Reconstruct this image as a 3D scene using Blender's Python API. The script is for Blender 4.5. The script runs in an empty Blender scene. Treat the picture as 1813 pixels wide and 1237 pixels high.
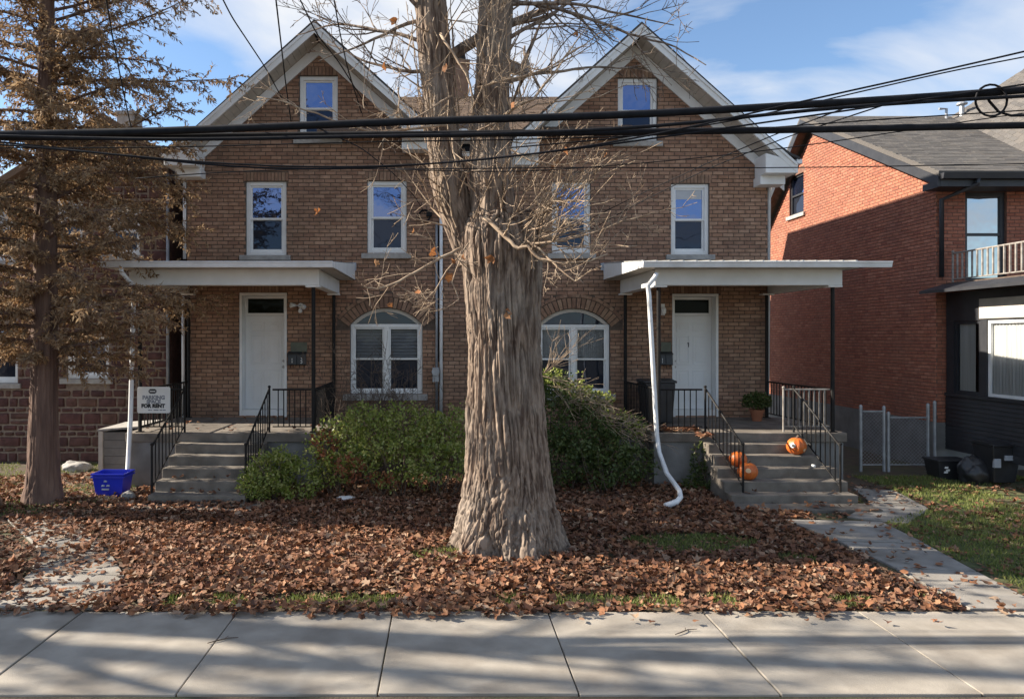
import bpy, math, random
import numpy as np
from mathutils import Vector, Matrix, Quaternion
random.seed(7)
RS = np.random.RandomState(11)
R = math.radians
# ------------------------------------------------------------------ camera, sky, sun, exposure
F, CX, HY, HC = 1283.0, 785.0, 598.0, 2.7       # focal length, principal point (px of the photograph), eye height (m)
sc = bpy.context.scene
COL = sc.collection
cam_d = bpy.data.cameras.new("camera"); cam = bpy.data.objects.new("camera", cam_d); COL.objects.link(cam)
cam.location = (0, 0, HC); cam.rotation_euler = (R(90), 0, 0)
cam_d.sensor_width = 36; cam_d.lens = F / 1813 * 36
cam_d.shift_x = (906.5 - CX) / 1813; cam_d.shift_y = -(618.5 - HY) / 1813
cam_d.clip_end = 3000; sc.camera = cam
SUN_EL, SUN_BACK = R(30.2), R(8)                # elevation; how far behind the facade plane the sun stands
sun_dir = Vector((-math.cos(SUN_EL) * math.cos(SUN_BACK), math.cos(SUN_EL) * math.sin(SUN_BACK), math.sin(SUN_EL)))
sd = bpy.data.lights.new("sun", 'SUN'); sun = bpy.data.objects.new("sun", sd); COL.objects.link(sun)
sd.energy = 5.0; sd.angle = R(0.53); sd.color = (1.0, 0.90, 0.76)
sun.rotation_euler = sun_dir.to_track_quat('Z', 'Y').to_euler(); sun.location = (-20, 12, 25)
world = bpy.data.worlds.new("World"); sc.world = world; world.use_nodes = True
def build_world():
    nt = world.node_tree; nt.nodes.clear(); N = nt.nodes.new; L = nt.links.new
    out = N("ShaderNodeOutputWorld"); bg = N("ShaderNodeBackground"); bg.inputs[1].default_value = 0.085
    sky = N("ShaderNodeTexSky"); sky.sky_type = 'NISHITA'; sky.sun_disc = False
    sky.sun_elevation = SUN_EL; sky.sun_rotation = math.atan2(sun_dir.x, sun_dir.y)
    sky.air_density = 1.0; sky.dust_density = 0.15; sky.ozone_density = 3.0
    tc = N("ShaderNodeTexCoord"); sep = N("ShaderNodeSeparateXYZ"); L(tc.outputs["Generated"], sep.inputs[0])
    zc = N("ShaderNodeMath"); zc.operation = 'MAXIMUM'; L(sep.outputs[2], zc.inputs[0]); zc.inputs[1].default_value = 0.0
    za = N("ShaderNodeMath"); za.operation = 'ADD'; L(zc.outputs[0], za.inputs[0]); za.inputs[1].default_value = 0.22
    dx = N("ShaderNodeMath"); dx.operation = 'DIVIDE'; L(sep.outputs[0], dx.inputs[0]); L(za.outputs[0], dx.inputs[1])
    dy = N("ShaderNodeMath"); dy.operation = 'DIVIDE'; L(sep.outputs[1], dy.inputs[0]); L(za.outputs[0], dy.inputs[1])
    cb = N("ShaderNodeCombineXYZ"); L(dx.outputs[0], cb.inputs[0]); L(dy.outputs[0], cb.inputs[1]); cb.inputs[2].default_value = 3.1
    mp = N("ShaderNodeMapping"); L(cb.outputs[0], mp.inputs[0]); mp.inputs["Location"].default_value = (17.9449, 18.2576, 0); mp.inputs["Scale"].default_value = (1.3513, 1.6216, 1)
    mp.inputs["Rotation"].default_value = (0, 0, 0.6286)
    nz = N("ShaderNodeTexNoise"); L(mp.outputs[0], nz.inputs["Vector"]); nz.inputs["Scale"].default_value = 1.0; nz.inputs["Detail"].default_value = 7; nz.inputs["Roughness"].default_value = 0.52; nz.inputs["Distortion"].default_value = 0.5
    rp = N("ShaderNodeValToRGB"); L(nz.outputs[0], rp.inputs[0]); rp.color_ramp.elements[0].position = 0.43; rp.color_ramp.elements[1].position = 0.64
    mx = N("ShaderNodeMixRGB"); L(rp.outputs[0], mx.inputs[0]); L(sky.outputs[0], mx.inputs[1]); mx.inputs[2].default_value = (4.3, 4.45, 4.7, 1)
    L(mx.outputs[0], bg.inputs[0]); L(bg.outputs[0], out.inputs[0])
build_world()
vs = sc.view_settings
vs.view_transform = 'Standard'; vs.look = 'None'; vs.exposure = 1.3; vs.gamma = 1; vs.use_curve_mapping = False
sc.render.engine = 'CYCLES'
sc.cycles.max_bounces = 6; sc.cycles.diffuse_bounces = 3; sc.cycles.glossy_bounces = 3; sc.cycles.transparent_max_bounces = 8
sc.cycles.use_denoising = True
# ------------------------------------------------------------------ helpers
def P(px, py, Y):                                # a point of the photograph at depth Y -> world
    return ((px - CX) / F * Y, Y, HC - (py - HY) / F * Y)
def PX(px, Y): return (px - CX) / F * Y
def PZ(py, Y): return HC - (py - HY) / F * Y
WL = {}                                          # object -> world location (nothing is rotated)
def wl(o): return WL.get(o, Vector((0, 0, 0)))
def tag(o, label=None, cat=None, group=None, kind=None):
    for k, v in (("label", label), ("category", cat), ("group", group), ("kind", kind)):
        if v: o[k] = v
    return o
def thing(name, loc, label, cat, group=None):
    o = bpy.data.objects.new(name, None); COL.objects.link(o); o.location = loc; WL[o] = Vector(loc); o.empty_display_size = 0.2
    return tag(o, label, cat, group)
def link(name, me, loc, parent=None):
    o = bpy.data.objects.new(name, me); COL.objects.link(o); loc = Vector(loc); WL[o] = loc
    if parent is not None:
        o.parent = parent; o.location = loc - wl(parent)
    else: o.location = loc
    return o
class MB:
    def __init__(s): s.v = []; s.f = []
    def add(s, vs, fs):
        b = len(s.v); s.v.extend(vs); s.f.extend([tuple(i + b for i in f) for f in fs]); return s
    def box(s, x0, x1, y0, y1, z0, z1):
        return s.add([(x0,y0,z0),(x1,y0,z0),(x1,y1,z0),(x0,y1,z0),(x0,y0,z1),(x1,y0,z1),(x1,y1,z1),(x0,y1,z1)],
                     [(0,3,2,1),(4,5,6,7),(0,1,5,4),(1,2,6,5),(2,3,7,6),(3,0,4,7)])
    def quad(s, a, b, c, d): return s.add([a, b, c, d], [(0,1,2,3)])
    def prism(s, poly, axis, a, b):               # closed outline extruded along an axis ('x','y','z')
        n = len(poly)
        def at(p, t): return (t, p[0], p[1]) if axis == 'x' else (p[0], t, p[1]) if axis == 'y' else (p[0], p[1], t)
        return s.add([at(p, a) for p in poly] + [at(p, b) for p in poly],
                     [tuple(range(n))[::-1], tuple(range(n, 2*n))] + [(i, (i+1) % n, (i+1) % n + n, i + n) for i in range(n)])
    def frame(s, x0, x1, z0, z1, w, y0, y1, wb=None):   # four butted bars
        wb = w if wb is None else wb
        s.box(x0, x0+w, y0, y1, z0, z1); s.box(x1-w, x1, y0, y1, z0, z1)
        s.box(x0+w, x1-w, y0, y1, z1-w, z1); return s.box(x0+w, x1-w, y0, y1, z0, z0+wb)
    def tube(s, pts, rad, n=6, cap=True):
        pts = [Vector(p) for p in pts]
        if not hasattr(rad, '__len__'): rad = [rad]*len(pts)
        up = None; base = len(s.v)
        for i, p in enumerate(pts):
            t = (pts[min(i+1, len(pts)-1)] - pts[max(i-1, 0)])
            t = t.normalized() if t.length > 1e-9 else Vector((0,0,1))
            if up is None: up = Vector((1,0,0)) if abs(t.x) < .9 else Vector((0,1,0))
            u = (up - t*up.dot(t)); u = u.normalized() if u.length > 1e-6 else t.orthogonal().normalized()
            w = t.cross(u); up = u
            for k in range(n):
                a = 2*math.pi*k/n
                s.v.append(tuple(p + (u*math.cos(a) + w*math.sin(a))*rad[i]))
        for i in range(len(pts)-1):
            for k in range(n):
                a = base+i*n+k; b = base+i*n+(k+1) % n
                s.f.append((a, b, b+n, a+n))
        if cap:
            s.f.append(tuple(base+k for k in range(n))[::-1]); e = base+(len(pts)-1)*n
            s.f.append(tuple(e+k for k in range(n)))
        return s
    def lathe(s, prof, c, n=16, squash=1.0, lobes=0, depth=0.0):
        base = len(s.v)
        for r, z in prof:
            for k in range(n):
                a = 2*math.pi*k/n; q = r*(1 - depth*abs(math.sin(lobes*a/2))) if lobes else r
                s.v.append((c[0]+q*math.cos(a), c[1]+q*math.sin(a)*squash, c[2]+z))
        for i in range(len(prof)-1):
            for k in range(n):
                a = base+i*n+k; b = base+i*n+(k+1) % n; s.f.append((a, b, b+n, a+n))
        s.f.append(tuple(base+k for k in range(n))[::-1]); e = base+(len(prof)-1)*n; s.f.append(tuple(e+k for k in range(n)))
        return s
    def build(s, name, mat, parent=None, smooth=False, bevel=0):
        v = np.array(s.v, dtype=np.float64); lo = v.min(0); hi = v.max(0)
        loc = Vector(((lo[0]+hi[0])/2, (lo[1]+hi[1])/2, lo[2]))
        me = bpy.data.meshes.new(name); me.from_pydata((v - np.array(loc)).tolist(), [], s.f); me.materials.append(mat)
        if smooth: me.polygons.foreach_set("use_smooth", [True]*len(me.polygons))
        me.update(); o = link(name, me, loc, parent)
        if bevel:
            m = o.modifiers.new("bevel", 'BEVEL'); m.width = bevel; m.segments = 2; m.limit_method = 'ANGLE'
        return o
def np_mesh(name, verts, faces, mat, parent=None, loc=(0,0,0), smooth=False):
    loc = Vector(loc); verts = (np.asarray(verts, dtype=np.float32) - np.array(loc, dtype=np.float32)); faces = np.asarray(faces, dtype=np.int32)
    me = bpy.data.meshes.new(name); k = faces.shape[1]
    me.vertices.add(len(verts)); me.vertices.foreach_set("co", verts.ravel())
    me.loops.add(faces.size); me.loops.foreach_set("vertex_index", faces.ravel())
    me.polygons.add(len(faces)); me.polygons.foreach_set("loop_start", np.arange(0, faces.size, k, dtype=np.int32)); me.polygons.foreach_set("loop_total", np.full(len(faces), k, dtype=np.int32))
    me.materials.append(mat)
    if smooth: me.polygons.foreach_set("use_smooth", np.ones(len(faces), dtype=bool))
    me.update(calc_edges=True); me.validate()
    return link(name, me, loc, parent)
def _h(i, j, k):
    n = (i*374761393 + j*668265263 + k*1274126177) & 0xffffffff
    n = ((n ^ (n >> 13)) * 1274126177) & 0xffffffff
    return ((n ^ (n >> 16)) & 0xffff) / 65535.0
def vnoise(x, y, z):
    x, y, z = np.broadcast_arrays(np.asarray(x, float), np.asarray(y, float), np.asarray(z, float))
    i, j, k = (np.floor(a).astype(np.int64) for a in (x, y, z)); u, v, w = x-i, y-j, z-k
    u, v, w = (a*a*(3-2*a) for a in (u, v, w)); r = 0
    for a in (0, 1):
        for b in (0, 1):
            for c in (0, 1):
                r = r + _h(i+a, j+b, k+c) * (u if a else 1-u)*(v if b else 1-v)*(w if c else 1-w)
    return r
# ------------------------------------------------------------------ materials
def mat(name, c1, c2=None, scale=6.0, rough=0.8, bump=0.0, bscale=None, stretch=(1,1,1), metal=0.0, island=None, detail=5, spec=0.5, sheen=None, trans=0.0, lo=.35, hi=.68, blotch=None):
    m = bpy.data.materials.new(name); m.use_nodes = True; nt = m.node_tree; N = nt.nodes.new; L = nt.links.new
    b = nt.nodes["Principled BSDF"]; b.inputs["Roughness"].default_value = rough; b.inputs["Metallic"].default_value = metal; b.inputs["Specular IOR Level"].default_value = spec
    if c2 is None: c2 = tuple(x*.82 for x in c1)
    geo = N("ShaderNodeNewGeometry"); mp = N("ShaderNodeMapping"); L(geo.outputs["Position"], mp.inputs[0]); mp.inputs["Scale"].default_value = stretch
    nz = N("ShaderNodeTexNoise"); L(mp.outputs[0], nz.inputs["Vector"]); nz.inputs["Scale"].default_value = scale; nz.inputs["Detail"].default_value = detail
    rp = N("ShaderNodeValToRGB"); L(nz.outputs[0], rp.inputs[0]); e = rp.color_ramp.elements
    e[0].position = lo; e[0].color = (*c2, 1); e[1].position = hi; e[1].color = (*c1, 1); col = rp.outputs[0]
    if island:                                     # per-piece colours: list of colours picked by the piece's random number
        oi = N("ShaderNodeObjectInfo"); ad = N("ShaderNodeMath"); ad.operation = 'ADD'; L(geo.outputs["Random Per Island"], ad.inputs[0]); L(oi.outputs["Random"], ad.inputs[1])
        fr = N("ShaderNodeMath"); fr.operation = 'FRACT'; L(ad.outputs[0], fr.inputs[0])
        ir = N("ShaderNodeValToRGB"); L(fr.outputs[0], ir.inputs[0]); el = ir.color_ramp.elements
        while len(el) < len(island): el.new(0.5)
        for i, c in enumerate(island): el[i].position = i/(len(island)-1); el[i].color = (*c, 1)
        mm = N("ShaderNodeMixRGB"); mm.blend_type = 'MULTIPLY'; mm.inputs[0].default_value = 1; L(ir.outputs[0], mm.inputs[1]); L(col, mm.inputs[2]); col = mm.outputs[0]
    if blotch:                                     # large soft stains: (colour, scale, amount)
        n2 = N("ShaderNodeTexNoise"); L(geo.outputs["Position"], n2.inputs["Vector"]); n2.inputs["Scale"].default_value = blotch[1]; n2.inputs["Detail"].default_value = 6
        r2 = N("ShaderNodeValToRGB"); L(n2.outputs[0], r2.inputs[0]); r2.color_ramp.elements[0].position = .48; r2.color_ramp.elements[1].position = .66
        r2.color_ramp.elements[1].color = (blotch[2],)*3 + (1,); r2.color_ramp.elements[0].color = (0,0,0,1)
        m3 = N("ShaderNodeMixRGB"); L(r2.outputs[0], m3.inputs[0]); L(col, m3.inputs[1]); m3.inputs[2].default_value = (*blotch[0], 1); col = m3.outputs[0]
    L(col, b.inputs["Base Color"])
    if bump:
        n3 = N("ShaderNodeTexNoise"); L(mp.outputs[0], n3.inputs["Vector"]); n3.inputs["Scale"].default_value = bscale or scale*4; n3.inputs["Detail"].default_value = 8
        bp = N("ShaderNodeBump"); bp.inputs["Strength"].default_value = bump; bp.inputs["Distance"].default_value = .02; L(n3.outputs[0], bp.inputs["Height"]); L(bp.outputs[0], b.inputs["Normal"])
    if trans:
        tl = N("ShaderNodeBsdfTranslucent"); L(col, tl.inputs[0]); ms = N("ShaderNodeMixShader"); ms.inputs[0].default_value = trans
        L(b.outputs[0], ms.inputs[1]); L(tl.outputs[0], ms.inputs[2]); L(ms.outputs[0], nt.nodes["Material Output"].inputs[0])
    return m
def glass_mat(name, reflect, tint, see, wave=.012, ior=1.5, gcol=(.92,.96,1)):
    m = bpy.data.materials.new(name); m.use_nodes = True; nt = m.node_tree; N = nt.nodes.new; L = nt.links.new
    nt.nodes.remove(nt.nodes["Principled BSDF"]); out = nt.nodes["Material Output"]
    geo = N("ShaderNodeNewGeometry"); nz = N("ShaderNodeTexNoise"); L(geo.outputs["Position"], nz.inputs["Vector"]); nz.inputs["Scale"].default_value = 2.2; nz.inputs["Detail"].default_value = 2
    bp = N("ShaderNodeBump"); bp.inputs["Strength"].default_value = .35; bp.inputs["Distance"].default_value = wave; L(nz.outputs[0], bp.inputs["Height"])
    gl = N("ShaderNodeBsdfGlossy"); gl.inputs["Roughness"].default_value = .02; gl.inputs["Color"].default_value = (*gcol,1); L(bp.outputs[0], gl.inputs["Normal"])
    df = N("ShaderNodeBsdfDiffuse"); df.inputs[0].default_value = (*tint, 1); tr = N("ShaderNodeBsdfTransparent"); tr.inputs[0].default_value = (.93,.95,.96,1)
    m1 = N("ShaderNodeMixShader"); m1.inputs[0].default_value = see; L(df.outputs[0], m1.inputs[1]); L(tr.outputs[0], m1.inputs[2])
    lw = N("ShaderNodeFresnel"); lw.inputs[0].default_value = ior; ad = N("ShaderNodeMath"); ad.operation = 'ADD'; L(lw.outputs[0], ad.inputs[0]); ad.inputs[1].default_value = reflect; ad.use_clamp = True
    m2 = N("ShaderNodeMixShader"); L(ad.outputs[0], m2.inputs[0]); L(m1.outputs[0], m2.inputs[1]); L(gl.outputs[0], m2.inputs[2]); L(m2.outputs[0], out.inputs[0])
    return m
M = dict(
 brick=mat("tan_brick", (1,1,1), (.74,.72,.70), 9, .88, .25, 60, island=[(.37,.215,.138),(.42,.25,.162),(.33,.18,.113),(.46,.285,.19),(.38,.22,.142),(.28,.15,.098),(.39,.235,.158)], blotch=((.15,.105,.075), .8, .4)),
 mortar=mat("tan_mortar", (.13,.095,.072), (.085,.062,.048), 14, .95, .3, 80),
 archbrick=mat("arch_brick", (1,1,1), (.7,.68,.66), 9, .88, .25, 60, island=[(.30,.18,.12),(.38,.25,.165),(.22,.125,.085),(.34,.21,.14),(.26,.15,.10)]),
 red=mat("red_brick", (1,1,1), (.74,.72,.7), 10, .88, .25, 60, island=[(.41,.145,.085),(.45,.17,.10),(.36,.12,.072),(.49,.20,.125),(.32,.105,.065)], blotch=((.20,.085,.06), .9, .35)),
 redmortar=mat("red_mortar", (.20,.11,.08), (.15,.08,.06), 14, .95, .3, 80),
 stone=mat("red_rubble_stone", (1,1,1), (.6,.58,.58), 7, .92, .5, 40, island=[(.115,.052,.046),(.15,.066,.055),(.095,.045,.043),(.18,.095,.065),(.13,.06,.052),(.11,.05,.042)]),
 stonemortar=mat("pale_lime_mortar", (.30,.235,.18), (.19,.14,.11), 12, .95, .4, 60),
 white=mat("white_painted_wood", (.82,.815,.80), (.75,.745,.725), 3, .55, .05, 90, blotch=((.48,.44,.38), 1.6, .18)),
 whitemetal=mat("white_enamelled_metal", (.82,.82,.82), (.74,.74,.74), 4, .4, blotch=((.45,.42,.38), 2.2, .3)),
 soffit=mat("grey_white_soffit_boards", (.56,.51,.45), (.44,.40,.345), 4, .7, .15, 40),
 doorpaint=mat("white_door_paint", (.83,.83,.83), (.76,.76,.75), 2, .45, blotch=((.55,.52,.47), 2.0, .25)),
 sill=mat("grey_stone_sill", (.42,.40,.37), (.30,.28,.26), 8, .9, .3, 60),
 concrete=mat("weathered_concrete", (.22,.19,.158), (.13,.11,.09), 4, .92, .35, 50, blotch=((.085,.07,.056), 1.7, .6)),
 block=mat("painted_concrete_wall", (.24,.232,.22), (.165,.158,.15), 3, .9, .25, 40, blotch=((.10,.09,.08), 1.3, .5)),
 walk=mat("sidewalk_concrete", (.38,.34,.285), (.29,.258,.215), 3.2, .93, .3, 140, detail=12, blotch=((.20,.172,.14), 1.5, .7)),
 path=mat("old_path_concrete", (.32,.295,.26), (.22,.20,.175), 3, .93, .3, 80, detail=9, blotch=((.17,.15,.12), 1.4, .5)),
 iron=mat("black_wrought_iron", (.008,.008,.009), (.016,.013,.011), 9, .6, .1, 60, spec=.25),
 galv=mat("grey_weathered_iron", (.34,.32,.29), (.20,.17,.145), 9, .55, .1, 60),
 steel=mat("galvanised_steel", (.42,.43,.45), (.30,.31,.33), 8, .45, metal=.5),
 black=mat("black_painted_wood", (.020,.021,.026), (.032,.033,.038), 4, .5, .1, 50),
 blackplastic=mat("black_plastic", (.018,.018,.02), (.03,.03,.033), 4, .42),
 cable=mat("black_cable_sheath", (.008,.008,.010), (.014,.014,.017), 12, .75, spec=.2),
 shingle=mat("grey_asphalt_shingle", (1,1,1), (.6,.6,.6), 60, .95, .4, 160, island=[(.14,.128,.115),(.18,.165,.15),(.115,.105,.098),(.20,.18,.16),(.155,.135,.115)]),
 brownshingle=mat("brown_asphalt_shingle", (1,1,1), (.6,.6,.6), 60, .95, .4, 160, island=[(.19,.125,.085),(.24,.16,.105),(.16,.105,.07),(.22,.15,.11)]),
 roofdark=mat("dark_shingle_edge", (.035,.034,.036), (.06,.055,.05), 20, .9),
 metalroof=mat("grey_metal_roofing", (.40,.40,.39), (.30,.29,.28), 4, .45, metal=.3),
 tarp=mat("lead_flashing", (.42,.45,.50), (.33,.35,.39), 5, .5),
 bark=mat("old_tree_bark", (.285,.215,.162), (.09,.058,.041), 18, .95, 1.0, 26, stretch=(1,1,.16), detail=9, lo=.38, hi=.60, blotch=((.33,.295,.25), 1.3, .35)),
 twig=mat("pale_twig_bark", (.44,.335,.235), (.26,.18,.12), 8, .85, .2, 60, stretch=(1,1,.4)),
 conifer_bark=mat("reddish_conifer_bark", (.185,.115,.085), (.09,.052,.04), 10, .95, .8, 40, stretch=(1,1,.12)),
 needle=mat("rusty_conifer_needles", (1,1,1), (.75,.75,.75), 3, .8, island=[(.40,.24,.12),(.30,.19,.10),(.46,.31,.17),(.36,.25,.145),(.25,.155,.08),(.52,.38,.23)], trans=.35),
 leaf=mat("fallen_leaf", (1,1,1), (.62,.6,.58), 14, .85, island=[(.24,.098,.045),(.35,.16,.075),(.15,.062,.034),(.42,.23,.125),(.11,.05,.032),(.30,.12,.055),(.52,.37,.25),(.19,.085,.048),(.38,.17,.08),(.13,.066,.045),(.27,.105,.05)], trans=.12),
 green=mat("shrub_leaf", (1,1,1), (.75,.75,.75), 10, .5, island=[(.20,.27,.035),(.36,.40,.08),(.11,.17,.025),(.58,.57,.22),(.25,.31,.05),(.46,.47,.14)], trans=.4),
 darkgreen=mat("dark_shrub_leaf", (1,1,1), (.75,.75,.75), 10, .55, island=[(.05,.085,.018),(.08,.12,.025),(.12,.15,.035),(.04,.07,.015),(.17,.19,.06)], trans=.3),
 redleaf=mat("russet_shrub_leaf", (1,1,1), (.75,.75,.75), 10, .7, island=[(.30,.09,.035),(.22,.07,.03),(.38,.16,.06)], trans=.3),
 stem=mat("shrub_stem", (.14,.10,.075), (.08,.055,.04), 10, .9),
 grass=mat("lawn_grass", (1,1,1), (.75,.75,.75), 5, .7, island=[(.15,.20,.035),(.20,.24,.055),(.11,.16,.03),(.30,.30,.10),(.25,.27,.065)], trans=.3),
 soil=mat("soil_and_worn_lawn", (.105,.072,.045), (.06,.042,.028), 5, .98, .6, 40, blotch=((.07,.085,.025), 1.1, .6)),
 asphalt=mat("road_asphalt", (.055,.055,.056), (.04,.04,.041), 30, .95, .4, 200),
 bluebin=mat("blue_bin_plastic", (.018,.035,.50), (.015,.028,.42), 3, .35),
 pumpkin=mat("pumpkin_skin", (.62,.155,.025), (.50,.105,.018), 6, .45),
 paintwhite=mat("flat_white_paint", (.8,.79,.76), (.74,.73,.7), 3, .6),
 paintblack=mat("flat_black_print", (.02,.02,.022), (.03,.03,.03), 3, .6),
 greyprint=mat("faded_grey_print", (.26,.27,.30), (.22,.23,.25), 3, .6),
 palespot=mat("pale_cream_paint", (.72,.5,.3), (.66,.45,.26), 3, .6),
 terracotta=mat("terracotta_pot", (.36,.14,.07), (.28,.10,.05), 5, .85),
 knob=mat("brushed_nickel", (.42,.41,.40), (.36,.35,.34), 8, .35, metal=.9),
 pane=glass_mat("sky_reflecting_pane", .27, (.012,.016,.03), 0.0, gcol=(.42,.56,1)),
 screen=glass_mat("screened_pane", .02, (.018,.021,.030), 0.0, ior=1.35, gcol=(.6,.72,1)),
 clear=glass_mat("clear_pane", .0, (.02,.02,.022), .95, ior=1.3, gcol=(.7,.8,1)),
 darkpane=glass_mat("dark_transom_glass", .0, (.014,.016,.012), 0.0, ior=1.12),
 curtain=mat("pale_curtain", (.58,.56,.52), (.44,.42,.385), 2, .9, stretch=(8,8,.3)),
 blind=mat("white_blind_slat", (.50,.51,.53), (.44,.45,.47), 4, .6),
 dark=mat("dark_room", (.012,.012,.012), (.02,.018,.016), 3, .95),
 greenplate=mat("grey_green_plate", (.13,.14,.10), (.10,.105,.08), 6, .7),
 conduit=mat("grey_conduit_pipe", (.33,.345,.37), (.25,.26,.28), 6, .5, metal=.3),
)
# ------------------------------------------------------------------ the setting
GZ = -0.02                                        # yard level
g = MB(); ys = [-600, 5.44, 5.46, 7.2, 14, 2500]; zs = [-.22, -.22, GZ, GZ, GZ, GZ]
for i in range(len(ys)-1): g.quad((-1500, ys[i], zs[i]), (1500, ys[i], zs[i]), (1500, ys[i+1], zs[i+1]), (-1500, ys[i+1], zs[i+1]))
tag(g.build("ground", M['soil']), kind="structure")
r_ = MB(); r_.quad((-300,-7,-.14), (300,-7,-.14), (300,5.435,-.14), (-300,5.435,-.14)); tag(r_.build("road", M['asphalt']), kind="structure")
SW0, SW1 = 5.5, 7.16
sw = MB(); sw.box(-60, 60, SW0+.02, SW1-.02, -.16, -.022); sidewalk = tag(sw.build("sidewalk", M['walk']), kind="structure")
k0 = -2.03
for k in range(-6, 9):
    x0 = k0 + 1.53*k; m = MB(); t = .004*math.sin(k*2.3)
    m.box(x0+.006, x0+1.524, SW0+.004*math.sin(k*1.7), SW1+.015*math.sin(k*3.1), -.12, .002+t); m.build("slab", M['walk'], sidewalk, bevel=.007)
def slab_path(name, polys):
    root = None
    for p in polys:
        m = MB(); m.prism(p, 'z', -.07, .012 + random.uniform(-.006, .008))
        if root is None: root = tag(m.build(name, M['path'], bevel=.01), kind="structure")
        else: m.build("slab", M['path'], root, bevel=.01)
slab_path("garden_path", [[(5.25,7.22),(6.02,7.22),(6.16,8.35),(5.30,8.5)], [(5.31,8.53),(6.165,8.38),(6.32,9.5),(5.25,9.6)], [(5.25,9.63),(6.325,9.53),(6.42,10.62),(5.06,10.75)],
   [(6.1,10.95),(6.75,10.55),(7.72,11.5),(7.0,11.9)], [(7.02,11.95),(7.7,11.55),(7.95,12.8),(7.35,13.0)]])
slab_path("left_garden_path", [[(-4.55,7.25),(-3.5,7.25),(-3.6,8.2),(-4.75,8.35)], [(-4.77,8.38),(-3.62,8.23),(-4.3,9.3),(-5.2,9.3)], [(-5.22,9.33),(-4.32,9.33),(-5.6,10.9),(-6.5,10.8)]])
bpy.data.objects["left_garden_path"].name = "side_path"
# ------------------------------------------------------------------ masonry
def sub_intervals(iv, cut):
    out = []
    for a, b in iv:
        if cut[1] <= a or cut[0] >= b: out.append((a, b)); continue
        if cut[0] > a: out.append((a, cut[0]))
        if cut[1] < b: out.append((cut[1], b))
    return out
class Opening:
    def __init__(s, x0, x1, z0, z1, rise=0, head=0.0):   # head: height of the soldier course or thickness of the arch ring
        s.x0, s.x1, s.z0, s.z1, s.rise, s.head = x0, x1, z0, z1, rise, head; s.xc = (x0+x1)/2
        if rise: h = (x1-x0)/2; s.R = (h*h+rise*rise)/(2*rise); s.zc = z1 + rise - s.R
    def top(s, x):
        if not s.rise: return s.z1
        return s.zc + math.sqrt(max(s.R**2 - (x-s.xc)**2, 0)) if abs(x-s.xc) <= (s.x1-s.x0)/2+1e-6 else s.z1
    def cut(s, z):                                  # interval without ordinary bricks at height z
        if z < s.z0: return None
        if not s.rise:
            if z < s.z1: return (s.x0, s.x1)
            if z < s.z1 + s.head: return (s.x0-.05, s.x1+.05)
            return None
        r = s.R + s.head; c = None
        if z < s.z1: c = (s.x0, s.x1)
        if z >= s.z1 - .12 and abs(z-s.zc) < r:
            w = math.sqrt(r*r - (z-s.zc)**2); e = (s.x1-s.x0)/2 + s.head*.85; w = min(w, e)
            c = (min(s.xc-w, c[0] if c else 99), max(s.xc+w, c[1] if c else -99))
        return c
BRICKS = {}
def brick_mesh(mt, l, h, d):
    k = (mt.name, round(l, 3), round(h, 3), d)
    if k not in BRICKS:
        m = MB(); e = .004; a, b = l/2, h/2
        m.v = [(-a,0,-b),(a,0,-b),(a,0,b),(-a,0,b),(-a+e,-d,-b+e),(a-e,-d,-b+e),(a-e,-d,b-e),(-a+e,-d,b-e)]
        m.f = [(4,5,6,7),(0,1,5,4),(1,2,6,5),(2,3,7,6),(3,0,4,7)]
        me = bpy.data.meshes.new("brick"); me.from_pydata(m.v, [], m.f); me.materials.append(mt); BRICKS[k] = me
    return BRICKS[k]
def rot_mesh(me, side):                             # side wall: outward normal -x instead of -y
    if side == 'y': return me
    k = me.name + side
    if k not in BRICKS:
        c = me.copy(); c.transform(Matrix.Rotation(R(-90), 4, 'Z')); BRICKS[k] = c
    return BRICKS[k]
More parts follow.
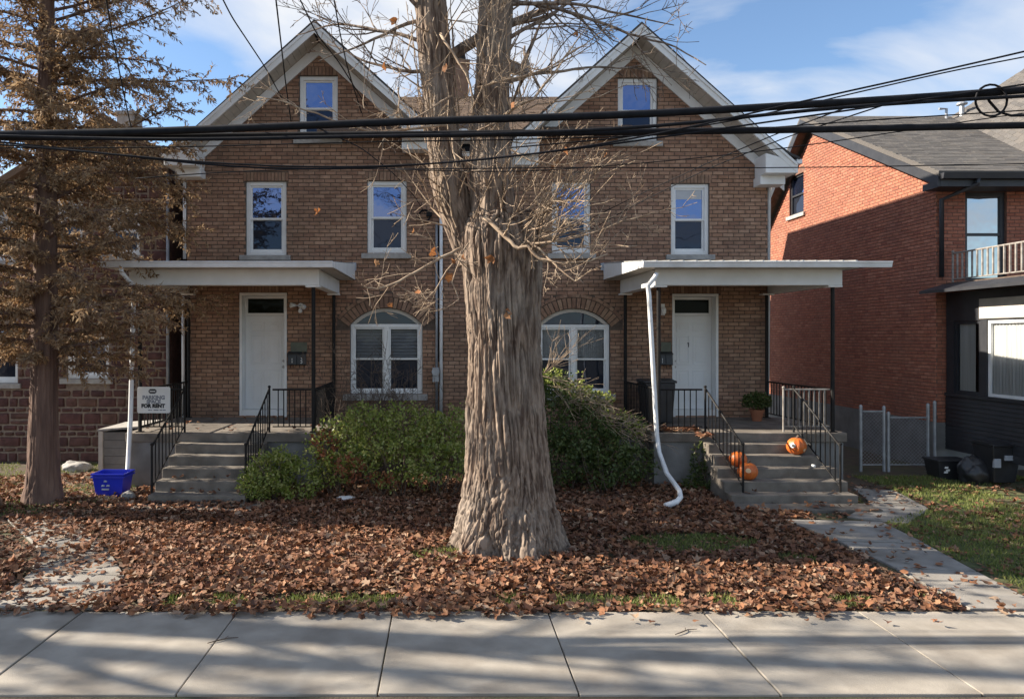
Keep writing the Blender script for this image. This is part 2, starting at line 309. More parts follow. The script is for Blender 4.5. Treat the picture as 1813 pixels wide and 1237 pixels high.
def masonry(parent, wallname, side, plane, a0, a1, z0, allowed, topfn, openings, bl, bh, bmat, mmat, proud, pick, breaks=()):
    """wall of bricks on a recessed mortar sheet. side 'y': faces -y at y=plane, a is x; side 'x': faces -x at x=plane, a is y."""
    T = (lambda a, d, z: (a, plane + d, z)) if side == 'y' else (lambda a, d, z: (plane + d, a, z))
    xs = {a0, a1, *breaks}
    for o in openings:
        if o.rise: xs.update(o.x0 + (o.x1-o.x0)*i/20 for i in range(21))
        else: xs.update((o.x0, o.x1))
    xs = sorted(x for x in xs if a0 <= x <= a1); m = MB(); rv = .16
    for xa, xb in zip(xs[:-1], xs[1:]):
        if xb-xa < 1e-5: continue
        mid = (xa+xb)/2; segs = [((z0, z0), (topfn(xa+1e-6), topfn(xb-1e-6)))]
        for o in openings:
            if o.x0 < mid < o.x1:
                ns = []
                for lo, hi in segs:
                    if o.z0 >= max(hi) or o.top(mid) <= min(lo): ns.append((lo, hi)); continue
                    ns.append((lo, (o.z0, o.z0))); ns.append(((o.top(xa), o.top(xb)), hi))
                segs = ns
        for lo, hi in segs:
            q = [T(xa, 0, lo[0]), T(xb, 0, lo[1]), T(xb, 0, hi[1]), T(xa, 0, hi[0])]
            m.quad(*(q if side == 'y' else q[::-1]))
    for o in openings:                              # reveals
        m.quad(T(o.x0, 0, o.z0), T(o.x0, rv, o.z0), T(o.x0, rv, o.z1), T(o.x0, 0, o.z1)); m.quad(T(o.x1, 0, o.z0), T(o.x1, 0, o.z1), T(o.x1, rv, o.z1), T(o.x1, rv, o.z0))
        m.quad(T(o.x0, 0, o.z0), T(o.x1, 0, o.z0), T(o.x1, rv, o.z0), T(o.x0, rv, o.z0))
        n = 20 if o.rise else 1
        for i in range(n):
            xa = o.x0+(o.x1-o.x0)*i/n; xb = o.x0+(o.x1-o.x0)*(i+1)/n
            m.quad(T(xa, 0, o.top(xa)), T(xa, rv, o.top(xa)), T(xb, rv, o.top(xb)), T(xb, 0, o.top(xb)))
    wall = m.build(wallname, mmat, parent)
    full, rest = [], MB(); row = 0; z = z0; j = .014; e = .004
    while True:
        zm = z + bh/2; iv = allowed(zm)
        if not iv: break
        for o in openings:
            c = o.cut(zm)
            if c: iv = sub_intervals(iv, c)
        off = (row % 2)*bl/2 + .013*math.sin(row*1.9)
        for a, b in iv:
            k = math.floor((a-off)/bl); x = off + k*bl
            while x < b:
                l, r = max(x+j/2, a), min(x+bl-j/2, b)
                if r-l > .03:
                    d = proud*random.uniform(.7, 1.25)
                    if r-l > bl-j-1e-4: full.append(((l+r)/2, z+bh/2))
                    else: rest.add(*brick_geo(T, l, r, z+j/2, z+bh-j/2, d, e, side))
                x += bl
        z += bh; row += 1
    full.sort(key=lambda p: pick(*p)); nind = 300
    me = rot_mesh(brick_mesh(bmat, bl-j, bh-j, proud), 'y' if side == 'y' else 'x')
    for a, zz in full[:nind]: link("brick", me, T(a, 0, zz), wall)
    for a, zz in full[nind:]: rest.add(*brick_geo(T, a-(bl-j)/2, a+(bl-j)/2, zz-(bh-j)/2, zz+(bh-j)/2, proud*random.uniform(.7, 1.25), e, side))
    tag(rest.build("brick_courses", bmat, wall), kind="stuff")
    return wall
def brick_geo(T, l, r, za, zb, d, e, side):
    v = [T(l,0,za),T(r,0,za),T(r,0,zb),T(l,0,zb),T(l+e,-d,za+e),T(r-e,-d,za+e),T(r-e,-d,zb-e),T(l+e,-d,zb-e)]
    f = [(4,5,6,7),(0,1,5,4),(1,2,6,5),(2,3,7,6),(3,0,4,7)]
    return v, f if side == 'y' else [t[::-1] for t in f]
def soldier(parent, o, plane, mt):                  # upright bricks over a flat opening, each a part
    n = max(1, round((o.x1-o.x0+.1)/.078)); w = (o.x1-o.x0+.1)/n
    me = brick_mesh(mt, w-.009, o.head-.012, .012)
    for i in range(n): link("brick", me, (o.x0-.05+w*(i+.5), plane, o.z1+o.head/2), parent)
def voussoirs(parent, o, plane, mt):                # radial bricks round an arch, each a part, and a thin ring above
    h = (o.x1-o.x0)/2; a1 = math.asin(min(1, h/o.R)) + .05; n = 25
    for ring, (r0, r1, n) in enumerate(((o.R+.006, o.R+.230, 21), (o.R+.247, o.R+.315, 9))):
        for i in range(n):
            t0, t1 = -a1 + 2*a1*i/n, -a1 + 2*a1*(i+1)/n; g_ = (.010 if ring == 0 else .008)/r0; m = MB(); d = random.uniform(.012, .026)
            pt = lambda r, t, y: (o.xc + r*math.sin(t), plane - y, o.zc + r*math.cos(t))
            sub = 1 if ring == 0 else 3
            for s_ in range(sub):
                u0 = t0+g_ + (t1-t0-2*g_)*s_/sub; u1 = t0+g_ + (t1-t0-2*g_)*(s_+1)/sub
                m.add([pt(r0,u0,0),pt(r0,u1,0),pt(r1,u1,0),pt(r1,u0,0),pt(r0,u0,d),pt(r0,u1,d),pt(r1,u1,d),pt(r1,u0,d)], [(4,5,6,7)[::-1],(0,1,5,4)[::-1],(1,2,6,5)[::-1],(2,3,7,6)[::-1],(3,0,4,7)[::-1]])
            m.build("brick", mt, parent)
# ------------------------------------------------------------------ shingled roof plane
def shingles(parent, mt, p0, ux, up, width, run, sw=.30, ex=.14, near=None, inside=None, nind=300):
    """p0 = eave corner, ux along the eave, up along the slope (unit vectors)"""
    p0, ux, up = Vector(p0), Vector(ux), Vector(up); n = ux.cross(up).normalized()
    if n.z < 0: n = -n
    out = []
    for r in range(int(run/ex)):
        off = (r % 2)*sw/2 + .05*math.sin(r*2.1)
        for c in range(-1, int(width/sw)+1):
            a, b = max(c*sw+off+.004, 0), min((c+1)*sw+off-.004, width)
            if b-a < .05: continue
            cpt = p0 + ux*((a+b)/2) + up*(r*ex+ex/2)
            if inside and not inside(cpt): continue
            out.append((a, b, r, cpt))
    out.sort(key=lambda q: (q[3]-cam.location).length)
    rest = MB()
    for i, (a, b, r, c) in enumerate(out):
        th = random.uniform(.007, .013); v0 = p0 + up*(r*ex); v1 = p0 + up*(r*ex+ex*1.05)
        q = [v0+ux*a, v0+ux*b, v1+ux*b, v1+ux*a]; t = [v0+ux*a+n*th, v0+ux*b+n*th, v1+ux*b+n*.002, v1+ux*a+n*.002]
        fs = [(4,5,6,7),(0,1,5,4),(1,2,6,5),(3,0,4,7)]
        if i < nind: MB().add([tuple(x) for x in q+t], fs).build("shingle", mt, parent)
        else: rest.add([tuple(x) for x in q+t], fs)
    if rest.v: tag(rest.build("shingle_courses", mt, parent), kind="stuff")
# ------------------------------------------------------------------ the double brick house
YF = 15.84; s_ = YF/F
hx = lambda px: (px-CX)*s_
hz = lambda py: HC-(py-HY)*s_
XL, XR = hx(331), hx(1359)
GA = [(-2.713, 9.39, -5.75, -.33), (4.17, 9.34, 1.47, 7.33)]      # gables: apex x, apex z, outer ends
SL = .90
house = thing("double_house", (.74, YF, 0), "tan brick double house with twin white-trimmed gables behind the big tree", "house")
UPW = [(435,507,321,452), (650,720,320,449), (977,1046,322,449), (1188,1256,325,451)]
ATW = [(530,598,134,247), (1094,1164,138,251)]
ARW = [(620,748,575,697), (952,1080,576,697)]
DRW = [(424,508,518,737.6), (1190,1272,520,737.6)]
ops = []; up_o = []; at_o = []; ar_o = []; dr_o = []
for q in UPW: o = Opening(hx(q[0]), hx(q[1]), hz(q[3]), hz(q[2]), 0, .20); ops.append(o); up_o.append(o)
for q in ATW: o = Opening(hx(q[0]), hx(q[1]), hz(q[3]), hz(q[2]), 0, .20); ops.append(o); at_o.append(o)
for q in ARW: o = Opening(hx(q[0]), hx(q[1]), hz(q[3]), hz(q[2]), .37, .33); ops.append(o); ar_o.append(o)
for q in DRW: o = Opening(hx(q[0]), hx(q[1]), hz(q[3]), hz(q[2]), 0, .20); ops.append(o); dr_o.append(o)
vent = Opening(hx(812), hx(845), hz(272), hz(238), 0, 0.0); ops.append(vent)
def top_h(x):
    t = 7.13 if GA[0][3]-.2 < x < GA[1][2]+.2 else 6.55
    for ax, az, e0, e1 in GA:
        if e0-.3 <= x <= e1+.3: t = max(t, az-.16-SL*abs(x-ax))
    return t
def allowed_h(z):
    if z > 9.2: return []
    if z < 6.55: return [(XL, XR)]
    iv = []
    for ax, az, e0, e1 in GA:
        w = (az-.16-z)/SL
        if w > .05: iv.append((max(ax-w, XL), min(ax+w, XR)))
    if z < 7.13:
        a = iv[0][0] if iv else XL; iv = [(iv[0][0], iv[-1][1])]
    return iv
def pick_h(x, z):                                   # bricks that show: not behind trunk, shrubs or porch
    px = CX + x/s_; py = HY-(z-HC)/s_
    hid = (740 < px < 985) or (py > 700) or (455 < py < 530) or py < 300
    return (50 if hid else 0) + math.hypot(x, z-HC)
brks = [GA[0][0], GA[1][0], GA[0][3]-.2, GA[1][2]+.2, -.9, 2.0] + [XL+i*.4 for i in range(1, 31)]
wall = masonry(house, "wall", 'y', YF, XL, XR, 0.0, allowed_h, top_h, ops, .235, .0845, M['brick'], M['mortar'], .010, pick_h, brks)
for o in up_o+at_o+dr_o: soldier(wall, o, YF, M['archbrick'])
for o in ar_o: voussoirs(wall, o, YF, M['archbrick'])
for a in ((XL, XL+.25, YF+.17, 23.0, 0, 6.6), (XR-.25, XR, YF+.17, 23.0, 0, 6.6), (XL+.26, XR-.26, 22.7, 22.98, 0, 7.0)): MB().box(*a).build("side_wall", M['brick'], house)
def sash_window(parent, o, y, wc=.085, shade=False):
    """white casing, two sashes, panes, sill"""
    m = MB(); m.frame(o.x0+.003, o.x1-.003, o.z0+.002, o.z1-.002, wc, y+.05, y+.155)
    w = m.build("window", M['white'], parent, bevel=.006)
    x0, x1, z0, z1 = o.x0+wc+.003, o.x1-wc-.003, o.z0+wc, o.z1-wc; zm = (z0+z1)/2; sw_ = .042
    a = MB(); a.frame(x0, x1, zm-.02, z1, sw_, y+.085, y+.118); a.build("upper_sash", M['white'], w)
    b = MB(); b.frame(x0, x1, z0, zm+.012, sw_, y+.120, y+.150, .06); b.build("lower_sash", M['white'], w)
    p = MB(); p.box(x0+sw_-.004, x1-sw_+.004, y+.100, y+.104, zm+sw_-.024, z1-sw_+.004); p.build("pane", M['pane'], w)
    p = MB(); p.box(x0+sw_-.004, x1-sw_+.004, y+.134, y+.138, z0+.056, zm+.012-sw_+.004); p.build("pane", M['screen'], w)
    s = MB(); s.box(o.x0-.12, o.x1+.10, y-.085, y+.05, o.z0-.115, o.z0-.002); s.build("sill", M['sill'], w, bevel=.01)
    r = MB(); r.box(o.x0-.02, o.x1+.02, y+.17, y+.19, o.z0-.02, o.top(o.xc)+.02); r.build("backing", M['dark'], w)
    return w
for i, o in enumerate(up_o+at_o):
    w = sash_window(house, o, YF)
    if i == 3:
        m = MB(); m.box(o.x0+.14, o.x1-.14, YF+.094, YF+.098, o.z1-.33, o.z1-.13); m.build("roller_blind", M['blind'], w)
for o in ar_o:
    y = YF; m = MB(); wc = .075; m.frame(o.x0+.004, o.x1-.004, o.z0+.002, o.z1+.02, wc, y+.06, y+.15)
    m.box(o.xc-.055, o.xc+.055, y+.055, y+.152, o.z0+wc, o.z1+.02-wc)
    w = m.build("arched_window", M['white'], house, bevel=.005)
    ring = MB(); n = 22; h = (o.x1-o.x0)/2-.004; r1 = o.R-.006; r0 = r1-.075; t1 = math.asin(h/o.R)
    for i in range(n):
        ta, tb = -t1+2*t1*i/n, -t1+2*t1*(i+1)/n
        pt = lambda r, t, yy: (o.xc+r*math.sin(t), yy, max(o.zc+r*math.cos(t), o.z1+.024))
        ring.add([pt(r0,ta,y+.05),pt(r0,tb,y+.05),pt(r1,tb,y+.05),pt(r1,ta,y+.05),pt(r0,ta,y+.15),pt(r0,tb,y+.15),pt(r1,tb,y+.15),pt(r1,ta,y+.15)], [(0,1,2,3),(4,7,6,5),(0,4,5,1),(3,2,6,7)])
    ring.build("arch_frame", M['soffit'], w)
    lun = MB(); pts = [(o.xc+r0*math.sin(-t1+2*t1*i/n), max(o.zc+r0*math.cos(-t1+2*t1*i/n), o.z1+.03)) for i in range(n+1)]
    lun.prism(pts, 'y', y+.095, y+.099); lun.build("lunette_pane", M['screen'], w)
    for xa, xb in ((o.x0+wc+.004, o.xc-.057), (o.xc+.057, o.x1-wc-.004)):
        z0, z1 = o.z0+wc+.002, o.z1+.018-wc; zm = z0+(z1-z0)*.5
        a = MB(); a.frame(xa, xb, z0, zm+.01, .035, y+.115, y+.148); a.build("lower_sash", M['white'], w)
        a = MB(); a.frame(xa, xb, zm-.018, z1, .035, y+.080, y+.112); a.build("upper_sash", M['white'], w)
        a = MB(); a.quad((xa+.03,y+.095,zm+.015),(xb-.03,y+.095,zm+.015),(xb-.03,y+.095,z1-.032),(xa+.03,y+.095,z1-.032)); a.build("pane", M['clear'], w)
        a = MB(); a.box(xa+.03, xb-.03, y+.130, y+.133, z0+.03, zm-.022); a.build("pane", M['screen'], w)
        a = MB(); n2 = int((z1-zm)/.032)
        for i in range(n2): zz = z1-.02-i*.032; a.quad((xa+.02,y+.19,zz),(xb-.02,y+.19,zz),(xb-.02,y+.212,zz+.018),(xa+.02,y+.212,zz+.018))
        a.build("blind", M['blind'], w)
        if o is ar_o[1]:
            a = MB(); nn = 26
            for i in range(nn):
                u0 = xa+.03+(xb-xa-.06)*i/nn; u1 = xa+.03+(xb-xa-.06)*(i+1)/nn
                a.quad((u0,y+.245+.012*(i % 2),z0-.05),(u1,y+.245+.012*((i+1) % 2),z0-.05),(u1,y+.245+.012*((i+1) % 2),z1+.05),(u0,y+.245+.012*(i % 2),z1+.05))
            a.build("curtain", M['curtain'], w)
    s = MB(); s.box(o.x0-.15, o.x1+.11, y-.09, y+.05, o.z0-.14, o.z0-.003); s.build("sill", M['sill'], w, bevel=.01)
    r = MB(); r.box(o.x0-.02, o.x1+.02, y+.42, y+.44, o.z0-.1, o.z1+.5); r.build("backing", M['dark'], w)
m = MB(); m.frame(vent.x0, vent.x1, vent.z0, vent.z1, .05, YF+.02, YF+.12); w = m.build("vent_window", M['white'], house)
m = MB(); m.box(vent.x0+.04, vent.x1-.04, YF+.07, YF+.075, vent.z0+.04, vent.z1-.04); m.build("pane", M['screen'], w)
m = MB(); m.box(vent.x0-.06, vent.x1+.06, YF-.06, YF+.02, vent.z0-.07, vent.z0-.002); m.build("sill", M['white'], w)
# doors, set back in deep white jambs
for i, o in enumerate(dr_o):
    rec = .26; y = YF
    m = MB(); m.box(o.x0+.002, o.x0+.055, y-.012, y+rec+.05, o.z0, o.z1-.055); m.box(o.x1-.055, o.x1-.002, y-.012, y+rec+.05, o.z0, o.z1-.055); m.box(o.x0+.002, o.x1-.002, y-.012, y+rec+.05, o.z1-.054, o.z1-.002)
    d = m.build("door", M['white'], house, bevel=.006)
    zt = o.z0+.15+2.06; x0, x1 = o.x0+.058, o.x1-.058
    tm = MB(); tm.frame(x0, x1, zt+.002, o.z1-.058, .06, y+rec-.03, y+rec+.04); tr = tm.build("transom", M['white'], d)
    tm = MB(); tm.box(x0+.055, x1-.055, y+rec, y+rec+.005, zt+.055, o.z1-.11); tm.build("pane", M['darkpane'], tr)
    lf = MB(); lf.box(x0, x1, y+rec, y+rec+.045, o.z0+.15, zt); leaf_o = lf.build("door_leaf", M['doorpaint'], d, bevel=.004)
    th = MB(); th.box(o.x0+.056, o.x1-.056, y-.005, y+rec+.05, o.z0, o.z0+.148); th.build("threshold", M['white'], d, bevel=.006)
    wd = x1-x0; z0 = o.z0+.15
    for (za, zb) in ((.14,.86),(.98,1.62),(1.70,1.92)):
        for (fa, fb) in ((.13,.46),(.54,.87)):
            pm = MB(); pm.frame(x0+wd*fa, x0+wd*fb, z0+za, z0+zb, .028, y+rec-.010, y+rec-.0005); pm.box(x0+wd*fa+.065, x0+wd*fb-.065, y+rec-.008, y+rec-.0005, z0+za+.065, z0+zb-.065)
            pm.build("door_panel", M['doorpaint'], d, bevel=.004)
    kx = x1-.075 if i == 0 else x0+.075
    for kz, rr in ((.93,.032),(1.06,.026)):
        k = MB(); k.tube([(kx, y+rec-.0005, z0+kz),(kx, y+rec-.02, z0+kz),(kx, y+rec-.025, z0+kz),(kx, y+rec-.06, z0+kz)], [rr, rr, rr*.6, rr*.75], 12); k.build("door_knob", M['knob'], d, smooth=False)
    if i == 1:
        t = MB(); cx_, cz_ = x0+wd*.43, z0+1.42                      # house number on the door
        t.box(cx_-.008, cx_+.008, y+rec-.014, y+rec-.0005, cz_-.05, cz_+.05); t.box(cx_-.026, cx_-.0085, y+rec-.014, y+rec-.0005, cz_+.026, cz_+.044); t.build("door_number", M['paintblack'], d)
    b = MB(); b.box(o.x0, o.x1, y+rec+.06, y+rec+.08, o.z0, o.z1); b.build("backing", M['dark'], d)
# ------------------------------------------------------------------ roofs, rakes, eaves
YO, YB = 15.22, 22.3
def slope_pts(ax, az, e, y):  return (ax, y, az), (e, y, az - SL*abs(e-ax))
for gi, (ax, az, e0, e1) in enumerate(GA):
    roof = MB()
    for e in (e0, e1):
        zz = az - SL*abs(e-ax); nx = 1 if e > ax else -1; th = .055
        outl = [(ax, az), (e, zz), (e, zz-th), (ax, az-th)]
        if (gi, e) in ((0, e0), (1, e1)):              # the eaves kick out at the outer ends
            f = e + nx*.16; fz = zz-.05; k = e - nx*.35; kz = az - SL*abs(k-ax)
            outl = [(ax, az), (k, kz), (e-nx*.05, zz+.10), (f, fz+.05), (f, fz), (e-nx*.05, zz+.10-th), (k, kz-th), (ax, az-th)]
        roof.prism(outl if nx > 0 else outl[::-1], 'y', YO, YB)
    ro = roof.build("roof", M['roofdark'], house)
    for e in (e0, e1):
        nx = 1 if e > ax else -1; outer = (gi, e) in ((0, e0), (1, e1))
        z = lambda x: az - SL*abs(x-ax)
        ex = e + (nx*.1 if outer else 0)
        b = MB()                                    # bargeboard
        pl = [(ax, az-.058), (ex, z(ex)-.058 + (.03 if outer else 0)), (ex, z(ex)-.058-.19 + (.03 if outer else 0)), (ax, az-.058-.22)]
        b.prism(pl if nx > 0 else pl[::-1], 'y', YO+.012, YO+.045); b.build("bargeboard", M['white'], ro)
        b = MB()                                    # drip moulding
        pl = [(ax, az-.060), (ex, z(ex)-.060+(.03 if outer else 0)), (ex, z(ex)-.12+(.03 if outer else 0)), (ax, az-.13)]
        b.prism(pl if nx > 0 else pl[::-1], 'y', YO-.012, YO+.0105); b.build("moulding", M['white'], ro)
        nb = 26; L_ = abs(ex-ax)                     # soffit planks, running front to back
        for i in range(nb):
            xa = ax+nx*(L_*i/nb+.004+(.02 if i == 0 else 0)); xb = ax+nx*(L_*(i+1)/nb-.004); q = MB(); dz = .235+random.uniform(-.003,.003)
            pl = [(xa, z(xa)-dz), (xb, z(xb)-dz), (xb, z(xb)-dz-.018), (xa, z(xa)-dz-.018)]
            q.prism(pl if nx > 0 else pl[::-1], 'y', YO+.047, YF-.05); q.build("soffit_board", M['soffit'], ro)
        b = MB()                                    # frieze board against the brick
        pl = [(ax, az-.262), (ex, z(ex)-.262), (ex, z(ex)-.50), (ax, az-.53)]
        b.prism(pl if nx > 0 else pl[::-1], 'y', YF-.048, YF-.012); b.build("frieze_board", M['white'], ro)
    # boxed eave returns at both ends
    for e in (e0, e1):
        nx = 1 if e > ax else -1; outer = (gi, e) in ((0, e0), (1, e1)); zz = az - SL*abs(e-ax)
        b = MB(); xa, xb = sorted((e + (nx*.14 if outer else nx*.02), e - nx*.62))
        pl = [(e+nx*(.13 if outer else .02), zz-.10), (e+nx*(.13 if outer else .02), zz-.33), (e-nx*.55, zz-.33), (e-nx*.55, zz-.33+.42)]
        b.prism(pl if nx > 0 else pl[::-1], 'y', YO+.02, YF-.052); rt = b.build("eave_return", M['white'], ro, bevel=.01)
        b = MB(); xa, xb = sorted((e - nx*.03, e - nx*.56)); b.box(xa, xb, YO+.25, YF-.012, zz-.52, zz-.332); b.build("eave_bracket", M['white'], rt, bevel=.008)
    for side_e in (e0, e1):
        if (gi, side_e) in ((0, e0), (1, e1)):       # gutters along the outer eaves
            nx = 1 if side_e > ax else -1; zz = az - SL*abs(side_e-ax); gx = side_e + nx*.22
            b = MB(); b.box(*sorted((gx, gx-nx*.11)), YO+.02, YB, zz-.13, zz-.04); b.build("gutter", M['whitemetal'], ro)
RZ, RYv = 9.28, 19.8
slope = Vector((0, RYv-15.45, RZ-7.13)).normalized()
cr = MB(); cr.prism([(15.45,7.13),(RYv,RZ),(24.0,7.13),(24.0,7.05),(RYv,RZ-.08),(15.45,7.05)], 'x', -2.7, 4.16); cro = cr.build("connecting_roof", M['brownshingle'], house)
def in_valley(p):
    return all(not (p.z < az-SL*abs(p.x-ax)-.02 and p.y > YO) for ax, az, *_ in GA)
shingles(cro, M['brownshingle'], (-2.6, 15.45, 7.135), (1,0,0), slope, 6.7, (Vector((0, RYv-15.45, RZ-7.13))).length, inside=in_valley, ex=.13)
b = MB(); b.box(GA[0][3]+.06, GA[1][2]-.06, 15.33, 15.45, 7.0, 7.12); b.build("gutter", M['whitemetal'], cro)
b = MB(); b.box(GA[0][3]+.06, GA[1][2]-.06, 15.455, YF-.012, 6.93, 7.04); b.build("soffit", M['white'], cro)
ch = MB(); cx0 = PX(800,19.9); cx1 = PX(829,19.9); ch.box(cx0, cx1, 19.7, 20.2, 8.9, 10.15); ch.box(cx0-.04, cx1+.04, 19.66, 20.24, 10.151, 10.25)
cho = ch.build("chimney", M['archbrick'], house); c2 = MB(); c2.box(cx0+.08, cx1-.08, 19.8, 20.1, 10.251, 10.5); c2.build("chimney_pot", M['dark'], cho)
# pipes on the facade
p = MB(); p.tube([(hx(781),YF-.07,hz(330)),(hx(781),YF-.07,hz(748))], .036, 8); p.build("downspout", M['whitemetal'], house, smooth=True)
p = MB(); p.tube([(hx(773),YF-.06,hz(395)),(hx(773),YF-.06,hz(752))], .027, 8); p.build("conduit", M['conduit'], house, smooth=True)
p = MB(); p.tube([(hx(776),YF-.035,hz(400)),(hx(777),YF-.035,hz(500)),(hx(775.5),YF-.035,hz(560)),(hx(777),YF-.035,hz(640))], .012, 6); p.build("service_cable", M['cable'], house)
p = MB(); p.box(hx(766),hx(777),YF-.16,YF-.095,hz(675),hz(650)); p.tube([(hx(771.5),YF-.16,hz(657)),(hx(771.5),YF-.27,hz(657))], .085, 14); p.build("electric_meter", M['steel'], house)
p = MB()
for k in range(3): p.tube([(hx(752)+(.11+.012*k)*math.cos(t*.5236), YF-.06-.012*k, hz(383)+(.11+.012*k)*math.sin(t*.5236)) for t in range(13)], .009, 5, cap=False)
p.box(hx(755), hx(765), YF-.10, YF-.02, hz(384), hz(377)); p.build("cable_coil", M['cable'], house)
for px0, z0_, z1_ in ((331, 302, 459), (328.5, 522, 740)):
    p = MB(); p.tube([(hx(px0)-.03,YF-.06,hz(z0_)),(hx(px0)-.03,YF-.06,hz(z1_))], .036, 8); p.build("downspout", M['whitemetal'], house, smooth=True)
p = MB(); p.tube([(hx(1388),15.5,hz(283)),(hx(1386),15.5,hz(292)),(hx(1370),15.75,hz(303)),(XR+.06,15.9,hz(312)),(XR+.06,16.0,.1)], .04, 8); p.build("downspout", M['whitemetal'], house, smooth=True)
# fixtures beside the doors
def mailboxes(px0, px1, py0, py1, digits, label):
    t = thing("mailbox", (hx((px0+px1)/2), YF, hz(py1)), label, "mailbox", "mailboxes by the doors"); n = 2; w = (hx(px1)-hx(px0))/n
    for i in range(n):
        xa = hx(px0)+w*i; b = MB(); za, zb = hz(py1), hz(py0)
        b.prism([(YF-.015,za),(YF-.015,zb+.05),(YF-.09,zb),(YF-.11,za+.02),(YF-.10,za)], 'x', xa+.005, xa+w-.005); bx = b.build("box", M['blackplastic'], t)
        l = MB(); l.prism([(YF-.012,zb+.056),(YF-.012,zb+.068),(YF-.13,zb+.005),(YF-.13,zb-.007)], 'x', xa, xa+w); l.build("lid", M['blackplastic'], t)
        d = MB(); cx_, cz_, h_ = xa+w*.5, za+.10, .055; yy0, yy1 = YF-.116, YF-.108
        seg = {'1': 'bc', '3': 'abgcd', '2': 'abged', ' ': ''}[digits[i]]; q = .006; hw = .016
        for s in seg:
            zc_ = {'a': cz_+h_, 'g': cz_, 'd': cz_-h_}.get(s)
            if zc_ is not None: d.box(cx_-hw, cx_+hw, yy0, yy1, zc_-q, zc_+q)
            else:
                za_, zb_ = (cz_+q, cz_+h_-q) if s in 'bf' else (cz_-h_+q, cz_-q); xx = cx_+hw if s in 'bc' else cx_-hw
                if digits[i] == '1': xx = cx_
                d.box(xx-q, xx+q, yy0, yy1, za_, zb_)
        d.v and d.build("number", M['paintwhite'], bx)
        hk = MB(); hk.tube([(cx_-.05,YF-.03,za),(cx_-.05,YF-.05,za-.06),(cx_-.05,YF-.09,za-.05)], .006, 5); hk.tube([(cx_+.05,YF-.03,za),(cx_+.05,YF-.05,za-.06),(cx_+.05,YF-.09,za-.05)], .006, 5); hk.build("newspaper_hook", M['iron'], t)
mailboxes(511, 543, 627, 646, "13", "pair of black mailboxes under a grey-green plate by the white door")
mailboxes(1164, 1189, 627, 646, "1 ", "pair of black mailboxes half hidden behind the porch post")
for (a, b_, c, d, lab) in ((515,544,606,624,"square grey-green number plate above the paired mailboxes"),(1170,1188,606,623,"small grey plate on brick beside the numbered door")):
    m = MB(); m.box(hx(a), hx(b_), YF-.03, YF-.012, hz(d), hz(c)); tag(m.build("number_plate", M['greenplate'], bevel=.004), lab, "plate")
t = thing("flood_light", (hx(533), YF, hz(545)), "white twin flood light fixed high on the porch wall", "light")
m = MB(); m.tube([(hx(533),YF-.012,hz(541)),(hx(533),YF-.06,hz(541))], .055, 12); m.build("mount", M['whitemetal'], t)
for (ax_, az_) in ((518, 541), (541, 544)):
    m = MB(); a = Vector((hx(533), YF-.05, hz(541))); b_ = Vector((hx(ax_), YF-.20, hz(az_))); dr = (b_-a).normalized()
    m.tube([a, a.lerp(b_, .45), a.lerp(b_, .5), a.lerp(b_, .72), b_], [.015, .015, .03, .035, .058], 10); m.build("lamp_head", M['whitemetal'], t, smooth=True)
m = MB(); m.lathe([(.02,0),(.04,.01),(.045,.05),(.03,.09),(.015,.1)], (hx(533), YF-.09, hz(554)), 10); m.build("sensor", M['whitemetal'], t, smooth=True)
t = MB(); t.lathe([(.03,0),(.05,.02),(.055,.09),(.045,.13),(.02,.15)], (hx(1173.5), YF-.065, hz(556)), 12); t.box(hx(1173.5)-.04, hx(1173.5)+.04, YF-.012, YF-.002, hz(558), hz(538)); tag(t.build("porch_sensor_light", M['whitemetal']), "small white sensor light on brick beside the numbered door", "light")
# ------------------------------------------------------------------ porches
DK = .97; PF = 13.2
def railing(parent, p0, p1, h, n, mt, posts=(True, True), drop=(0, 0), bot=.10, name="railing", r=.011):
    """p0,p1 foot points; a rail h above them, balusters between; drop lowers the post feet to the ground"""
    p0, p1 = Vector(p0), Vector(p1); t = MB(); d = (p1-p0)
    t.tube([p0+Vector((0,0,h)), p1+Vector((0,0,h))], .019, 6); t.tube([p0+Vector((0,0,bot)), p1+Vector((0,0,bot))], .013, 6)
    for k, p in ((0, p0), (1, p1)):
        if posts[k]:
            t.tube([p-Vector((0,0,drop[k])), p+Vector((0,0,h+.02))], .020, 6); t.lathe([(.012,0),(.028,.012),(.028,.03),(.012,.045)], (p.x, p.y, p.z+h+.015), 8)
    ro = t.build(name, mt, parent)
    b = MB(); b.tube([(0,0,0),(0,0,h-bot)], r, 5); me = bpy.data.meshes.new("baluster"); me.from_pydata(b.v, [], b.f); me.materials.append(mt)
    for i in range(1, n+1):
        q = p0 + d*(i/(n+1)); link("baluster", me, q+Vector((0,0,bot)), ro)
    return ro
